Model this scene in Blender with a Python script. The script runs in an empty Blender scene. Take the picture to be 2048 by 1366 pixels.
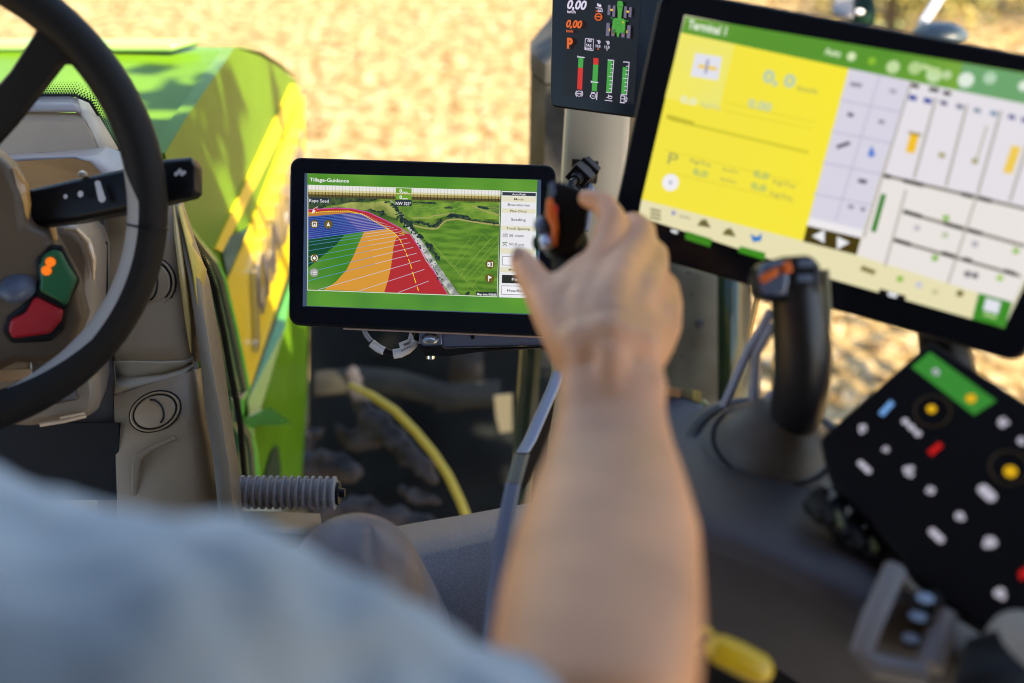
import bpy, bmesh, math, random
from mathutils import Vector, Matrix, noise
random.seed(7)
scn = bpy.context.scene
COL = scn.collection
R = math.radians

# ------------------------------------------------------------------ camera
CAMZ = 3.0
PITCH = 36.7
cam = bpy.data.objects.new("camera", bpy.data.cameras.new("camera"))
COL.objects.link(cam)
cam.location = (0, 0, CAMZ)
cam.rotation_euler = (R(90 - PITCH), 0, 0)
cam.data.lens = 35.0
cam.data.sensor_width = 36.0
cam.data.clip_start = 0.02
cam.data.clip_end = 2000
cam.data.dof.use_dof = True
cam.data.dof.focus_distance = 1.12
cam.data.dof.aperture_fstop = 2.2
scn.camera = cam

# ------------------------------------------------------------------ world, sun, exposure
EXPO = 2.0
SUN_TRAVEL = Vector((-0.80, 0.60, -1.25)).normalized()
to_sun = -SUN_TRAVEL
sun_el = math.asin(to_sun.z)
sun_az = math.atan2(to_sun.x, to_sun.y)
world = bpy.data.worlds.new("World")
scn.world = world
world.use_nodes = True
nt = world.node_tree
sky = nt.nodes.new("ShaderNodeTexSky")
sky.sky_type = 'NISHITA'
sky.sun_disc = False
sky.sun_elevation = sun_el
sky.sun_rotation = sun_az
bg = nt.nodes["Background"]
bg.inputs[1].default_value = 0.10
nt.links.new(sky.outputs[0], bg.inputs[0])
sl = bpy.data.lights.new("sun", 'SUN')
sl.energy = 4.5
sl.angle = R(0.5)
sl.color = (1.0, 0.84, 0.60)
so = bpy.data.objects.new("sun", sl)
COL.objects.link(so)
so.rotation_euler = SUN_TRAVEL.to_track_quat('-Z', 'Y').to_euler()
scn.view_settings.view_transform = 'Standard'
scn.view_settings.look = 'None'
scn.view_settings.exposure = EXPO
scn.view_settings.gamma = 1.0
scn.cycles.max_bounces = 8
scn.cycles.transparent_max_bounces = 16
scn.cycles.use_denoising = True
scn.cycles.filter_width = 1.1

# ------------------------------------------------------------------ pixel rays (photo is 2048 x 1366)
FPX = 35.0 / 36.0 * 2048
C0 = Vector((0, 0, CAMZ))
FW = Vector((0, math.cos(R(PITCH)), -math.sin(R(PITCH))))
UP = Vector((0, math.sin(R(PITCH)), math.cos(R(PITCH))))
RT = Vector((1, 0, 0))


def ray(x, y):
    return FW + RT * ((x - 1024) / FPX) + UP * ((683 - y) / FPX)


def W(x, y, d):
    return C0 + ray(x, y) * d


def CC(a, b, d):
    return C0 + RT * a + UP * b + FW * d


def onX(x, y, X):
    r = ray(x, y)
    return C0 + r * (X / r.x)


def onY(x, y, Y):
    r = ray(x, y)
    return C0 + r * (Y / r.y)


def onZ(x, y, Z):
    r = ray(x, y)
    return C0 + r * ((Z - CAMZ) / r.z)


def mm(px, d):
    return px / FPX * d


class Plane:
    """flat surface: origin o, unit ex (right), ey (down), n towards the viewer"""
    def __init__(s, tl, tr, bl):
        s.o = tl
        s.ex = (tr - tl).normalized()
        s.w = (tr - tl).length
        s.h = (bl - tl).length
        s.n = (bl - tl).cross(tr - tl).normalized()
        if s.n.dot(C0 - tl) < 0:
            s.n = -s.n
        s.ey = (bl - tl).normalized()
        s.up = s.n.cross(s.ex)
        if s.up.dot(s.ey) > 0:
            s.up = -s.up

    def px(s, x, y, off=0.0):
        r = ray(x, y)
        return C0 + r * ((s.o + s.n * off - C0).dot(s.n) / r.dot(s.n))

    def uv(s, a, b, off=0.0):
        return s.o + s.ex * a + s.ey * b + s.n * off


# ------------------------------------------------------------------ materials
def srgb(c):
    o = []
    for v in c[:3]:
        v = v / 255.0
        o.append(v / 12.92 if v <= 0.04045 else ((v + 0.055) / 1.055) ** 2.4)
    return tuple(o) + (1.0,)


def mat(name, col, rough=0.5, metal=0.0, var=0.0, scale=20.0, bump=0.0, bscale=200.0, coat=0.0, spec=0.5, sss=0.0, detail=4):
    m = bpy.data.materials.new(name)
    m.use_nodes = True
    n = m.node_tree.nodes
    l = m.node_tree.links
    b = n["Principled BSDF"]
    c = tuple(col[:3]) + (1.0,)
    b.inputs["Base Color"].default_value = c
    b.inputs["Roughness"].default_value = rough
    b.inputs["Metallic"].default_value = metal
    b.inputs["Specular IOR Level"].default_value = spec
    b.inputs["Coat Weight"].default_value = coat
    b.inputs["Coat Roughness"].default_value = 0.05
    if sss:
        b.inputs["Subsurface Weight"].default_value = sss
        b.inputs["Subsurface Radius"].default_value = (0.01, 0.004, 0.002)
        b.inputs["Subsurface Scale"].default_value = 1.0
    tc = n.new("ShaderNodeTexCoord")
    if var:
        t = n.new("ShaderNodeTexNoise")
        t.inputs["Scale"].default_value = scale
        t.inputs["Detail"].default_value = detail
        l.new(tc.outputs["Object"], t.inputs["Vector"])
        r = n.new("ShaderNodeValToRGB")
        r.color_ramp.elements[0].position = 0.35
        r.color_ramp.elements[1].position = 0.65
        r.color_ramp.elements[0].color = tuple(max(0, v * (1 - var)) for v in c[:3]) + (1,)
        r.color_ramp.elements[1].color = tuple(min(1, v * (1 + var)) for v in c[:3]) + (1,)
        l.new(t.outputs["Fac"], r.inputs["Fac"])
        l.new(r.outputs["Color"], b.inputs["Base Color"])
    if bump:
        t = n.new("ShaderNodeTexNoise")
        t.inputs["Scale"].default_value = bscale
        t.inputs["Detail"].default_value = 3
        l.new(tc.outputs["Object"], t.inputs["Vector"])
        u = n.new("ShaderNodeBump")
        u.inputs["Strength"].default_value = bump
        u.inputs["Distance"].default_value = 0.002
        l.new(t.outputs["Fac"], u.inputs["Height"])
        l.new(u.outputs["Normal"], b.inputs["Normal"])
    return m


EK = 1.0 / (2 ** EXPO)
_em = {}


def em(c, k=1.0, rough=0.25, spec=0.18):
    """lit display pixels of one colour under glass"""
    key = (tuple(c), k)
    if key in _em:
        return _em[key]
    m = bpy.data.materials.new("display_%d_%d_%d" % tuple(c[:3]))
    m.use_nodes = True
    b = m.node_tree.nodes["Principled BSDF"]
    b.inputs["Base Color"].default_value = (0.01, 0.01, 0.01, 1)
    b.inputs["Roughness"].default_value = rough
    b.inputs["Specular IOR Level"].default_value = spec
    b.inputs["Emission Color"].default_value = srgb(c)
    b.inputs["Emission Strength"].default_value = EK * k
    _em[key] = m
    return m


def em_noise(name, c1, c2, scale, stretch=(1, 1, 1), detail=6, k=1.0, lo=0.38, hi=0.62):
    m = bpy.data.materials.new(name)
    m.use_nodes = True
    n = m.node_tree.nodes
    l = m.node_tree.links
    b = n["Principled BSDF"]
    b.inputs["Base Color"].default_value = (0.01, 0.01, 0.01, 1)
    b.inputs["Roughness"].default_value = 0.25
    b.inputs["Specular IOR Level"].default_value = 0.35
    tc = n.new("ShaderNodeTexCoord")
    mp = n.new("ShaderNodeMapping")
    mp.inputs["Scale"].default_value = stretch
    mp.inputs["Rotation"].default_value = (0, R(50), 0)
    t = n.new("ShaderNodeTexNoise")
    t.inputs["Scale"].default_value = scale
    t.inputs["Detail"].default_value = detail
    r = n.new("ShaderNodeValToRGB")
    r.color_ramp.elements[0].position = lo
    r.color_ramp.elements[1].position = hi
    r.color_ramp.elements[0].color = srgb(c1)
    r.color_ramp.elements[1].color = srgb(c2)
    l.new(tc.outputs["Object"], mp.inputs["Vector"])
    l.new(mp.outputs[0], t.inputs["Vector"])
    l.new(t.outputs["Fac"], r.inputs["Fac"])
    l.new(r.outputs["Color"], b.inputs["Emission Color"])
    b.inputs["Emission Strength"].default_value = EK * k
    return m


def glass_mat(name, tint=(1, 1, 1), gl=0.06, rough=0.0):
    m = bpy.data.materials.new(name)
    m.use_nodes = True
    n = m.node_tree.nodes
    l = m.node_tree.links
    n.remove(n["Principled BSDF"])
    t = n.new("ShaderNodeBsdfTransparent")
    t.inputs[0].default_value = tuple(tint) + (1,)
    g = n.new("ShaderNodeBsdfGlossy")
    g.inputs["Roughness"].default_value = rough
    f = n.new("ShaderNodeFresnel")
    f.inputs[0].default_value = 1.14
    mx = n.new("ShaderNodeMixShader")
    l.new(f.outputs[0], mx.inputs[0])
    l.new(t.outputs[0], mx.inputs[1])
    l.new(g.outputs[0], mx.inputs[2])
    l.new(mx.outputs[0], n["Material Output"].inputs[0])
    return m


# ------------------------------------------------------------------ mesh builder
class MB:
    def __init__(s):
        s.v = []
        s.f = []
        s.m = []
        s.mats = []

    def mi(s, m):
        if m not in s.mats:
            s.mats.append(m)
        return s.mats.index(m)

    def add(s, vs, fs, m):
        k = len(s.v)
        i = s.mi(m)
        s.v += [Vector(p) for p in vs]
        for f in fs:
            s.f.append([k + a for a in f])
            s.m.append(i)

    def poly(s, pts, m):
        s.add(pts, [list(range(len(pts)))], m)

    def prism(s, pts, vec, m):
        n = len(pts)
        vs = list(pts) + [p + vec for p in pts]
        fs = [list(range(n)), list(range(2 * n - 1, n - 1, -1))]
        for i in range(n):
            j = (i + 1) % n
            fs.append([j, i, n + i, n + j])
        s.add(vs, fs, m)

    def box(s, o, a, b, c, m):
        s.prism([o, o + a, o + a + b, o + b], c, m)

    def cbox(s, ctr, sx, sy, sz, m):
        ctr = Vector(ctr)
        s.box(ctr - Vector((sx, sy, sz)) / 2, Vector((sx, 0, 0)), Vector((0, sy, 0)), Vector((0, 0, sz)), m)

    def loft(s, rings, m, caps=True, closed=False):
        n = len(rings[0])
        k = len(rings)
        vs = [p for r in rings for p in r]
        fs = []
        for i in range(k if closed else k - 1):
            i2 = (i + 1) % k
            for j in range(n):
                j2 = (j + 1) % n
                fs.append([i * n + j, i * n + j2, i2 * n + j2, i2 * n + j])
        if caps and not closed:
            fs.append(list(range(n - 1, -1, -1)))
            fs.append([(k - 1) * n + j for j in range(n)])
        s.add(vs, fs, m)

    def tube(s, path, r, m, n=12, caps=True, closed=False, flat=1.0, ref=None, rounded=False):
        path = [Vector(p) for p in path]
        k = len(path)
        rr = r if isinstance(r, (list, tuple)) else [r] * k
        rr = list(rr)
        if rounded:   # hemispherical ends
            p0, p1 = path[0], path[-1]
            d0 = (path[0] - path[1]).normalized()
            d1 = (path[-1] - path[-2]).normalized()
            a = [(math.cos(t), math.sin(t)) for t in (R(80), R(60), R(40), R(20))]
            path = [p0 + d0 * rr[0] * q[1] for q in a] + path + [p1 + d1 * rr[-1] * q[1] for q in reversed(a)]
            rr = [rr[0] * q[0] for q in a] + rr + [rr[-1] * q[0] for q in reversed(a)]
            k = len(path)
        rings = []
        prev = ref
        for i in range(k):
            if closed:
                t = path[(i + 1) % k] - path[i - 1]
            else:
                t = path[min(i + 1, k - 1)] - path[max(i - 1, 0)]
            t.normalize()
            if prev is None:
                prev = Vector((0, 0, 1)) if abs(t.z) < 0.9 else Vector((1, 0, 0))
            a = (prev - t * prev.dot(t)).normalized()
            b = t.cross(a)
            prev = a
            rings.append([path[i] + a * math.cos(2 * math.pi * j / n) * rr[i] * flat + b * math.sin(2 * math.pi * j / n) * rr[i] for j in range(n)])
        s.loft(rings, m, caps, closed)

    def lathe(s, c, ax, prof, m, n=32, sq=None):
        ax = ax.normalized()
        a = (Vector((1, 0, 0)) if abs(ax.x) < 0.9 else Vector((0, 1, 0)))
        a = (a - ax * a.dot(ax)).normalized()
        b = ax.cross(a)
        s.loft([[c + ax * h + (a * math.cos(2 * math.pi * j / n) + b * math.sin(2 * math.pi * j / n)) * r for j in range(n)] for r, h in prof], m)

    def disc(s, pl, x, y, r, m, off, n=20, asp=1.0):
        c = pl.px(x, y, off)
        s.poly([c + (pl.ex * math.cos(2 * math.pi * j / n) + pl.up * math.sin(2 * math.pi * j / n) * asp) * r for j in range(n)], m)

    def ellip(s, c, rx, ry, rz, m, n=24, k=14, rot=None):
        rings = []
        for i in range(1, k):
            t = math.pi * i / k
            ring = []
            for j in range(n):
                p = Vector((rx * math.sin(t) * math.cos(2 * math.pi * j / n), ry * math.sin(t) * math.sin(2 * math.pi * j / n), rz * math.cos(t)))
                if rot:
                    p = rot @ p
                ring.append(c + p)
            rings.append(ring)
        s.loft(rings, m)

    def grid(s, rows, m):
        h, w = len(rows), len(rows[0])
        s.add([p for r in rows for p in r], [[i * w + j, (i + 1) * w + j, (i + 1) * w + j + 1, i * w + j + 1] for i in range(h - 1) for j in range(w - 1)], m)

    def build(s, name, parent=None, smooth=30, bevel=0, bseg=2, sub=0, solid=0, label=None, remesh=0, smoothit=0, cast=None):
        me = bpy.data.meshes.new(name)
        off = parent_loc(parent)
        me.from_pydata([tuple(p - off) for p in s.v], [], s.f)
        for m in s.mats:
            me.materials.append(m)
        me.polygons.foreach_set("material_index", s.m)
        me.update()
        bm = bmesh.new()
        bm.from_mesh(me)
        if bevel or sub or solid or remesh:
            bmesh.ops.remove_doubles(bm, verts=bm.verts, dist=1e-6)
        if not (name in FLAT):
            bmesh.ops.recalc_face_normals(bm, faces=bm.faces)
        for f in bm.faces:
            f.smooth = smooth > 0
        if smooth:
            for e in bm.edges:
                if len(e.link_faces) == 2 and e.calc_face_angle(0) > R(smooth):
                    e.smooth = False
        bm.to_mesh(me)
        bm.free()
        o = bpy.data.objects.new(name, me)
        COL.objects.link(o)
        if parent:
            o.parent = parent
        if solid:
            md = o.modifiers.new("solid", 'SOLIDIFY')
            md.thickness = solid
            md.offset = 0
        if remesh:
            md = o.modifiers.new("remesh", 'REMESH')
            md.mode = 'VOXEL'
            md.voxel_size = remesh
            md.use_smooth_shade = True
            if smoothit:
                md = o.modifiers.new("smooth", 'SMOOTH')
                md.factor = 0.5
                md.iterations = smoothit
        if sub:
            md = o.modifiers.new("sub", 'SUBSURF')
            md.levels = sub
            md.render_levels = sub
        if bevel:
            md = o.modifiers.new("bevel", 'BEVEL')
            md.width = bevel
            md.segments = bseg
            md.limit_method = 'ANGLE'
            md.angle_limit = R(35)
            md.harden_normals = False
        if label:
            o["label"] = label
        return o


FLAT = set()


def parent_loc(p):
    v = Vector((0, 0, 0))
    while p:
        v += p.location
        p = p.parent
    return v


def thing(name, label, cat, loc, group=None):
    o = bpy.data.objects.new(name, None)
    o.empty_display_size = 0.05
    COL.objects.link(o)
    o.location = loc
    o["label"] = label
    o["category"] = cat
    if group:
        o["group"] = group
    return o


def tag(o, label=None, cat=None, group=None, kind=None):
    if label:
        o["label"] = label
    if cat:
        o["category"] = cat
    if group:
        o["group"] = group
    if kind:
        o["kind"] = kind
    return o


_tc = {}


def glyphs(s, bold, shear):
    key = (s, bold, shear)
    if key in _tc:
        return _tc[key]
    cu = bpy.data.curves.new("t", 'FONT')
    cu.body = s
    cu.size = 1
    cu.offset = bold
    cu.shear = shear
    cu.resolution_u = 3
    cu.fill_mode = 'BOTH'
    ob = bpy.data.objects.new("t", cu)
    me = ob.to_mesh()
    vs = [v.co.copy() for v in me.vertices]
    fs = [list(p.vertices) for p in me.polygons]
    ob.to_mesh_clear()
    bpy.data.objects.remove(ob)
    bpy.data.curves.remove(cu)
    _tc[key] = (vs, fs)
    return vs, fs


def text(mb, pl, s, x, y, size, m, off, align='L', bold=0.012, shear=0.0, width=None, depth=0, anchor=None):
    """lettering laid on the surface pl, baseline starting at the surface point seen at x, y; size = cap height in metres"""
    vs, fs = glyphs(s, bold, shear)
    if not vs:
        return
    k = size / 0.729
    x0 = min(v.x for v in vs)
    x1 = max(v.x for v in vs)
    kx = k
    if width:
        kx = width / (x1 - x0)
    o = pl.px(x, y, off)
    sh = 0 if align == 'L' else ((x0 + x1) / 2 if align == 'C' else x1)
    if align == 'L':
        sh = x0
    mb.add([o + pl.ex * (v.x - sh) * kx - pl.ey * v.y * k for v in vs], fs, m)


# ------------------------------------------------------------------ common materials
M = {}
M['black'] = mat("black_plastic", (0.009, 0.009, 0.011), 0.35, spec=.22, bump=0.15, bscale=900)
M['soft_black'] = mat("soft_black_rubber", (0.009, 0.009, 0.010), 0.55, spec=0.22, bump=0.2, bscale=700)
M['bezel'] = mat("black_glass_bezel", (0.007, 0.009, 0.015), 0.14, spec=0.2)
M['grey'] = mat("grey_dash_plastic", (0.34, 0.265, 0.175), 0.4, var=0.06, scale=15, bump=0.12, bscale=900)
M['grey2'] = mat("dark_grey_dash_plastic", (0.09, 0.08, 0.075), 0.42, var=0.08, scale=15, bump=0.12, bscale=900)
M['greige'] = mat("greige_trim", (0.50, 0.46, 0.37), 0.55, var=0.06, scale=9, bump=0.1, bscale=700)
M['beige'] = mat("sunlit_pillar_beige", (0.50, 0.38, 0.24), 0.6, var=0.04, scale=9)
M['console'] = mat("charcoal_console_plastic", (0.056, 0.056, 0.068), 0.5, var=0.08, scale=30, bump=0.2, bscale=900)
M['mat'] = mat("grey_floor_rubber", (0.19, 0.18, 0.20), 0.6, var=0.2, scale=500, bump=0.4, bscale=900)
M['metal'] = mat("brushed_metal", (0.45, 0.46, 0.52), 0.32, metal=0.8)
M['chrome'] = mat("chrome", (0.8, 0.8, 0.82), 0.08, metal=1.0)
M['green'] = mat("tractor_green_paint", (0.095, 0.205, 0.008), 0.28, spec=.12, coat=0.02, var=0.10, scale=5)
M['yellow'] = mat("tractor_yellow_paint", (0.72, 0.50, 0.012), 0.35, coat=0.2, var=0.05, scale=6)
M['dkgreen'] = mat("dark_green_frame", (0.01, 0.035, 0.018), 0.4, coat=0.3)
M['seal'] = mat("hood_seal", (0.01, 0.03, 0.01), 0.5)
M['tyre'] = mat("tyre_rubber", (0.02, 0.02, 0.022), 0.8, var=0.5, scale=9, bump=0.5, bscale=60)
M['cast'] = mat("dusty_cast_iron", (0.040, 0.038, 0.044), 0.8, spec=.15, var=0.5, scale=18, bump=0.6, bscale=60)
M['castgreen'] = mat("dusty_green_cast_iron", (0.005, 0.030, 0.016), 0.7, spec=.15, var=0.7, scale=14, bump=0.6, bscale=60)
M['orange'] = mat("orange_button", (0.85, 0.16, 0.01), 0.4)
M['white'] = mat("white_print", (0.75, 0.76, 0.8), 0.5)
M['bluegrey'] = mat("blue_grey_plastic", (0.10, 0.13, 0.20), 0.35)

# ================================================================== GROUND
def soil_mat():
    m = bpy.data.materials.new("dry_soil")
    m.use_nodes = True
    n = m.node_tree.nodes
    l = m.node_tree.links
    b = n["Principled BSDF"]
    b.inputs["Roughness"].default_value = 0.95
    b.inputs["Specular IOR Level"].default_value = 0.15
    tc = n.new("ShaderNodeTexCoord")
    t = n.new("ShaderNodeTexNoise")
    t.inputs["Scale"].default_value = 8.5
    t.inputs["Detail"].default_value = 8
    t.inputs["Roughness"].default_value = 0.68
    r = n.new("ShaderNodeValToRGB")
    e = r.color_ramp.elements
    e[0].position = 0.36
    e[0].color = (0.105, 0.058, 0.022, 1)
    e[1].position = 0.63
    e[1].color = (0.54, 0.42, 0.235, 1)
    q = e.new(0.48)
    q.color = (0.27, 0.183, 0.072, 1)
    l.new(tc.outputs["Object"], t.inputs["Vector"])
    l.new(t.outputs["Fac"], r.inputs["Fac"])
    l.new(r.outputs["Color"], b.inputs["Base Color"])
    u = n.new("ShaderNodeBump")
    u.inputs["Strength"].default_value = 0.9
    u.inputs["Distance"].default_value = 0.06
    l.new(t.outputs["Fac"], u.inputs["Height"])
    l.new(u.outputs["Normal"], b.inputs["Normal"])
    return m


M['soil'] = soil_mat()
g = MB()
S = 400
g.poly([Vector((-S, -S, 0)), Vector((S, -S, 0)), Vector((S, S, 0)), Vector((-S, S, 0))], M['soil'])
tag(g.build("ground", smooth=0), kind="structure")

# clods and straw lying on the field: nobody could count them
clod_m = mat("pale_clod", (0.42, 0.33, 0.21), 0.95, var=0.3, scale=4)
clod_d = mat("brown_clod", (0.15, 0.09, 0.04), 0.95, var=0.3, scale=4)
straw_m = mat("pale_straw", (0.55, 0.44, 0.26), 0.7)
cl = MB()
for i in range(7500):
    y = random.uniform(2.6, 13)
    x = random.uniform(-4.5, 5.5) * (0.5 + y / 13)
    q = random.random()
    if q < 0.62:
        r = random.uniform(0.008, 0.032)
        mt = clod_m if random.random() < 0.45 else clod_d
        vs = []
        for sx in (-1, 1):
            for sy in (-1, 1):
                for sz in (-0.3, 1):
                    vs.append(Vector((x, y, 0)) + Vector((sx * random.uniform(.5, 1), sy * random.uniform(.5, 1), sz * random.uniform(.4, .9))) * r)
        cl.add(vs, [[0, 1, 3, 2], [4, 6, 7, 5], [0, 4, 5, 1], [2, 3, 7, 6], [1, 5, 7, 3]], mt)
    else:
        a = random.uniform(0, math.pi)
        d = Vector((math.cos(a), math.sin(a), random.uniform(-.1, .35))) * random.uniform(.04, .13)
        w = Vector((-d.y, d.x, 0)).normalized() * 0.005
        p = Vector((x, y, 0.012))
        cl.add([p - w, p + w, p + d + w, p + d - w], [[0, 1, 2, 3]], straw_m)
tag(cl.build("stubble", smooth=0), kind="stuff", label="pale clods and straw pieces lying on the dry field", ) if False else None
o = cl.build("stubble", smooth=0)
tag(o, "pale clods and straw pieces strewn over the dry sunlit field", "stubble", kind="stuff")

# shrubs at the far right of the field
leaf_a = mat("yellow_green_leaf", (0.24, 0.185, 0.02), 0.6, var=0.6, scale=2.5)
leaf_b = mat("olive_leaf", (0.10, 0.11, 0.02), 0.6, var=0.5, scale=3)
bark = mat("bark", (0.10, 0.07, 0.045), 0.9, var=0.3)


def shrub(x, y, w, h, label, mats, seed):
    rnd = random.Random(seed)
    t = thing("shrub", label, "shrub", (x, y, 0), "yellowing shrubs along the field edge")
    s = MB()
    tips = []
    for k in range(9):
        a = rnd.uniform(0, 6.28)
        tip = Vector((x + math.cos(a) * w * rnd.uniform(.15, .4), y + math.sin(a) * w * rnd.uniform(.15, .4), h * rnd.uniform(.5, .9)))
        mid = Vector((x, y, 0)).lerp(tip, .5) + Vector((rnd.uniform(-.1, .1), rnd.uniform(-.1, .1), .1))
        s.tube([Vector((x, y, -0.05)), mid, tip], [0.03, .02, .008], bark, n=6)
        tips += [tip, mid]
    s.build("stem", t)
    c = MB()
    for k in range(2600):
        b = rnd.choice(tips)
        p = b + Vector((rnd.gauss(0, w * .16), rnd.gauss(0, w * .16), rnd.gauss(0, h * .14)))
        if p.z < 0.03:
            continue
        u = Vector((rnd.gauss(0, 1), rnd.gauss(0, 1), rnd.gauss(0, 1))).normalized()
        v = u.orthogonal().normalized()
        q = rnd.uniform(.02, .05)
        c.add([p - u * q, p + v * q * .5, p + u * q, p - v * q * .5], [[0, 1, 2, 3]], mats[0] if rnd.random() < .6 else mats[1])
    c.build("foliage", t, smooth=0)


shrub(3.3, 8.6, 2.0, 1.0, "low yellow shrub nearest the top right edge of the large screen", (leaf_a, leaf_b), 1)
shrub(4.8, 8.9, 2.0, 1.5, "bright yellow green shrub at the far right of the field", (leaf_a, leaf_b), 2)
shrub(4.3, 10.6, 2.4, 1.6, "darker olive shrub behind the bright yellow ones", (leaf_b, leaf_a), 3)
shrub(2.4, 10.2, 1.8, .8, "small yellowed shrub left of the white bar above the large screen", (leaf_a, leaf_b), 4)

tr = thing("shade_tree", "leafy canopy on a trunk, added outside the frame to shade hood and axle", "shade_tree", (4.2, 1.0, 0))  # unseen; leaf clusters added to shade the hood side, wheel area and ground
HC = onX(425, 235, -.46) - SUN_TRAVEL * 2.6
FC = Vector((-.15, 2.15, 1.3)) - SUN_TRAVEL * 3.6
a = MB()
a.tube([Vector((4.2, 1.0, -.1)), Vector((4.15, 1.05, 1.4)), Vector((3.9, 1.1, 2.8)), Vector((3.6, 1.2, 4.4)), Vector((3.2, .9, 5.4))], [.20, .16, .13, .08, .04], bark, n=12)
a.tube([Vector((3.6, 1.2, 4.4)), FC.lerp(Vector((3.6, 1.2, 4.4)), .4), FC, HC], [.07, .05, .03, .006], bark, n=8)
a.tube([Vector((4.15, 1.05, 1.4)), Vector((3.6, 1.6, 2.4)), Vector((3.2, 2.2, 2.8))], [.08, .05, .02], bark, n=8)
a.build("trunk", tr)
a = MB()
rnd = random.Random(11)
for k in range(1900):
    if k < 34:
        p = HC + Vector((rnd.gauss(0, .05), rnd.gauss(0, .08), rnd.gauss(0, .05)))
    elif k < 560:
        p = FC + Vector((rnd.gauss(0, .24), rnd.gauss(0, .20), rnd.gauss(0, .2)))
    elif k < 1300:
        p = Vector((3.3, 2.0, 2.8)) + Vector((rnd.gauss(0, .36), rnd.gauss(0, .36), rnd.gauss(0, .3)))
    else:
        p = Vector((3.4, .9, 5.2)) + Vector((rnd.gauss(0, .7), rnd.gauss(0, .6), rnd.gauss(0, .5)))
    u = Vector((rnd.gauss(0, 1), rnd.gauss(0, 1), rnd.gauss(0, 1))).normalized()
    v = u.orthogonal().normalized()
    q = rnd.uniform(.03, .09)
    a.add([p - u * q, p + v * q * .5, p + u * q, p - v * q * .5], [[0, 1, 2, 3]], leaf_b)
a.build("crown", tr, smooth=0)

# ================================================================== TRACTOR (hood, chassis, roof, pillar)
tractor = thing("tractor", "green and yellow tractor hood and cab shell around the driver", "tractor", (-0.95, 1.0, 0))
HX = -0.46


def H(x, y, off=0.0):
    return onX(x, y, HX + off)


TOPZ = 2.2
# crease points between the top and the side of the hood
cr = [H(372, 236), H(430, 152), H(470, 95)]
hood = MB()
top_z = [p.z for p in cr]
side_pts = [H(330, 306), H(372, 236), H(430, 152), H(470, 95), H(520, 112), H(560, 136), H(592, 160), H(606, 210), H(612, 330), H(615, 480), H(616, 650), H(614, 800), H(603, 960), H(590, 1010),
            H(514, 1010), H(508, 950), H(500, 868), H(483, 840), H(481, 800), H(494, 778), H(470, 660), H(446, 560), H(430, 528), H(395, 480), H(350, 412)]
# nose and near end continue where the dash hides them
hood.prism(side_pts, Vector((-0.02, 0, 0)), M['green'])
fz = side_pts[3]
nose = side_pts[3:7]
# top sheet with slight crown, front slope
zt = fz.z
yy = [fz.y * q for q in (.72, .8, .88, .95, .985, 1)]
rows = []
for y in yy:
    zc = zt + (1 - y / fz.y) * .0
    row = [Vector((HX, y, zc)), Vector((HX - .03, y, zc + .0008)), Vector((HX - .12, y, zc + .004)), Vector((HX - .35, y, zc + .010)), Vector((HX - .6, y, zc + .004)), Vector((HX - .69, y, zc + .0008)), Vector((HX - .72, y, zc))]
    rows.append(row)
for k, p in enumerate(nose[1:]):
    rows.append([Vector((HX - q, p.y + 0.02, p.z + (0.01 if 0 < q < .7 else 0))) for q in (0, .03, .12, .35, .6, .69, .72)])
hood.grid(rows, M['green'])
hood_o = hood.build("hood", tractor, smooth=28, label="glossy green hood with yellow side bands")
# left hand side sheet
hl = MB()
hl.poly([Vector((HX - .72, p.y, p.z)) for p in (Vector((0, fz.y * .72, fz.z)), *side_pts[3:14], Vector((0, fz.y * .72, 1.5)))], M['green'])
hl.build("left_side_panel", tractor, smooth=0)
nf = MB()
fr = side_pts[6:14]
nf.grid([[Vector((HX, p.y, p.z)), Vector((HX - .36, p.y + .06, p.z)), Vector((HX - .72, p.y, p.z))] for p in fr], M['green'])
nf.build("nose_panel", tractor, smooth=40)
# far bevel highlight of the hood top, painted as a pale raised strip
rd = MB()
a = Vector((HX - .035, fz.y - .09, zt + .024))
rd.prism([Vector((HX - .05, fz.y - .012, zt + .008)), Vector((HX - .68, fz.y - .012, zt + .008)), Vector((HX - .66, fz.y - .05, zt + .008)), Vector((HX - .09, fz.y - .05, zt + .008))], Vector((0, 0, .014)), mat("painted_bevel_highlight", (0.22, 0.36, 0.12), 0.3, spec=.3))
rd.build("bevel_highlight", tractor, bevel=.006)

# raised yellow bands
yb = MB()
yb.prism([H(431, 497, .004), H(586, 168, .004), H(600, 176, .004), H(597, 200, .004), H(462, 472, .004), H(446, 505, .004)], Vector((-.004, 0, 0)), M['yellow'])
yb.prism([H(455, 562, .004), H(503, 452, .004), H(594, 215, .004), H(608, 190, .004), H(612, 330, .004), H(611, 440, .004), H(575, 548, .004), H(500, 779, .004)], Vector((-.004, 0, 0)), M['yellow'])
yb.build("yellow_band", tractor, smooth=0)
dk = MB()
dk.prism([H(578, 548, .003), H(612, 445, .003), H(613, 462, .003), H(582, 556, .003), H(504, 796, .003), H(500, 781, .003)], Vector((-.003, 0, 0)), M['seal'])
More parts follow.
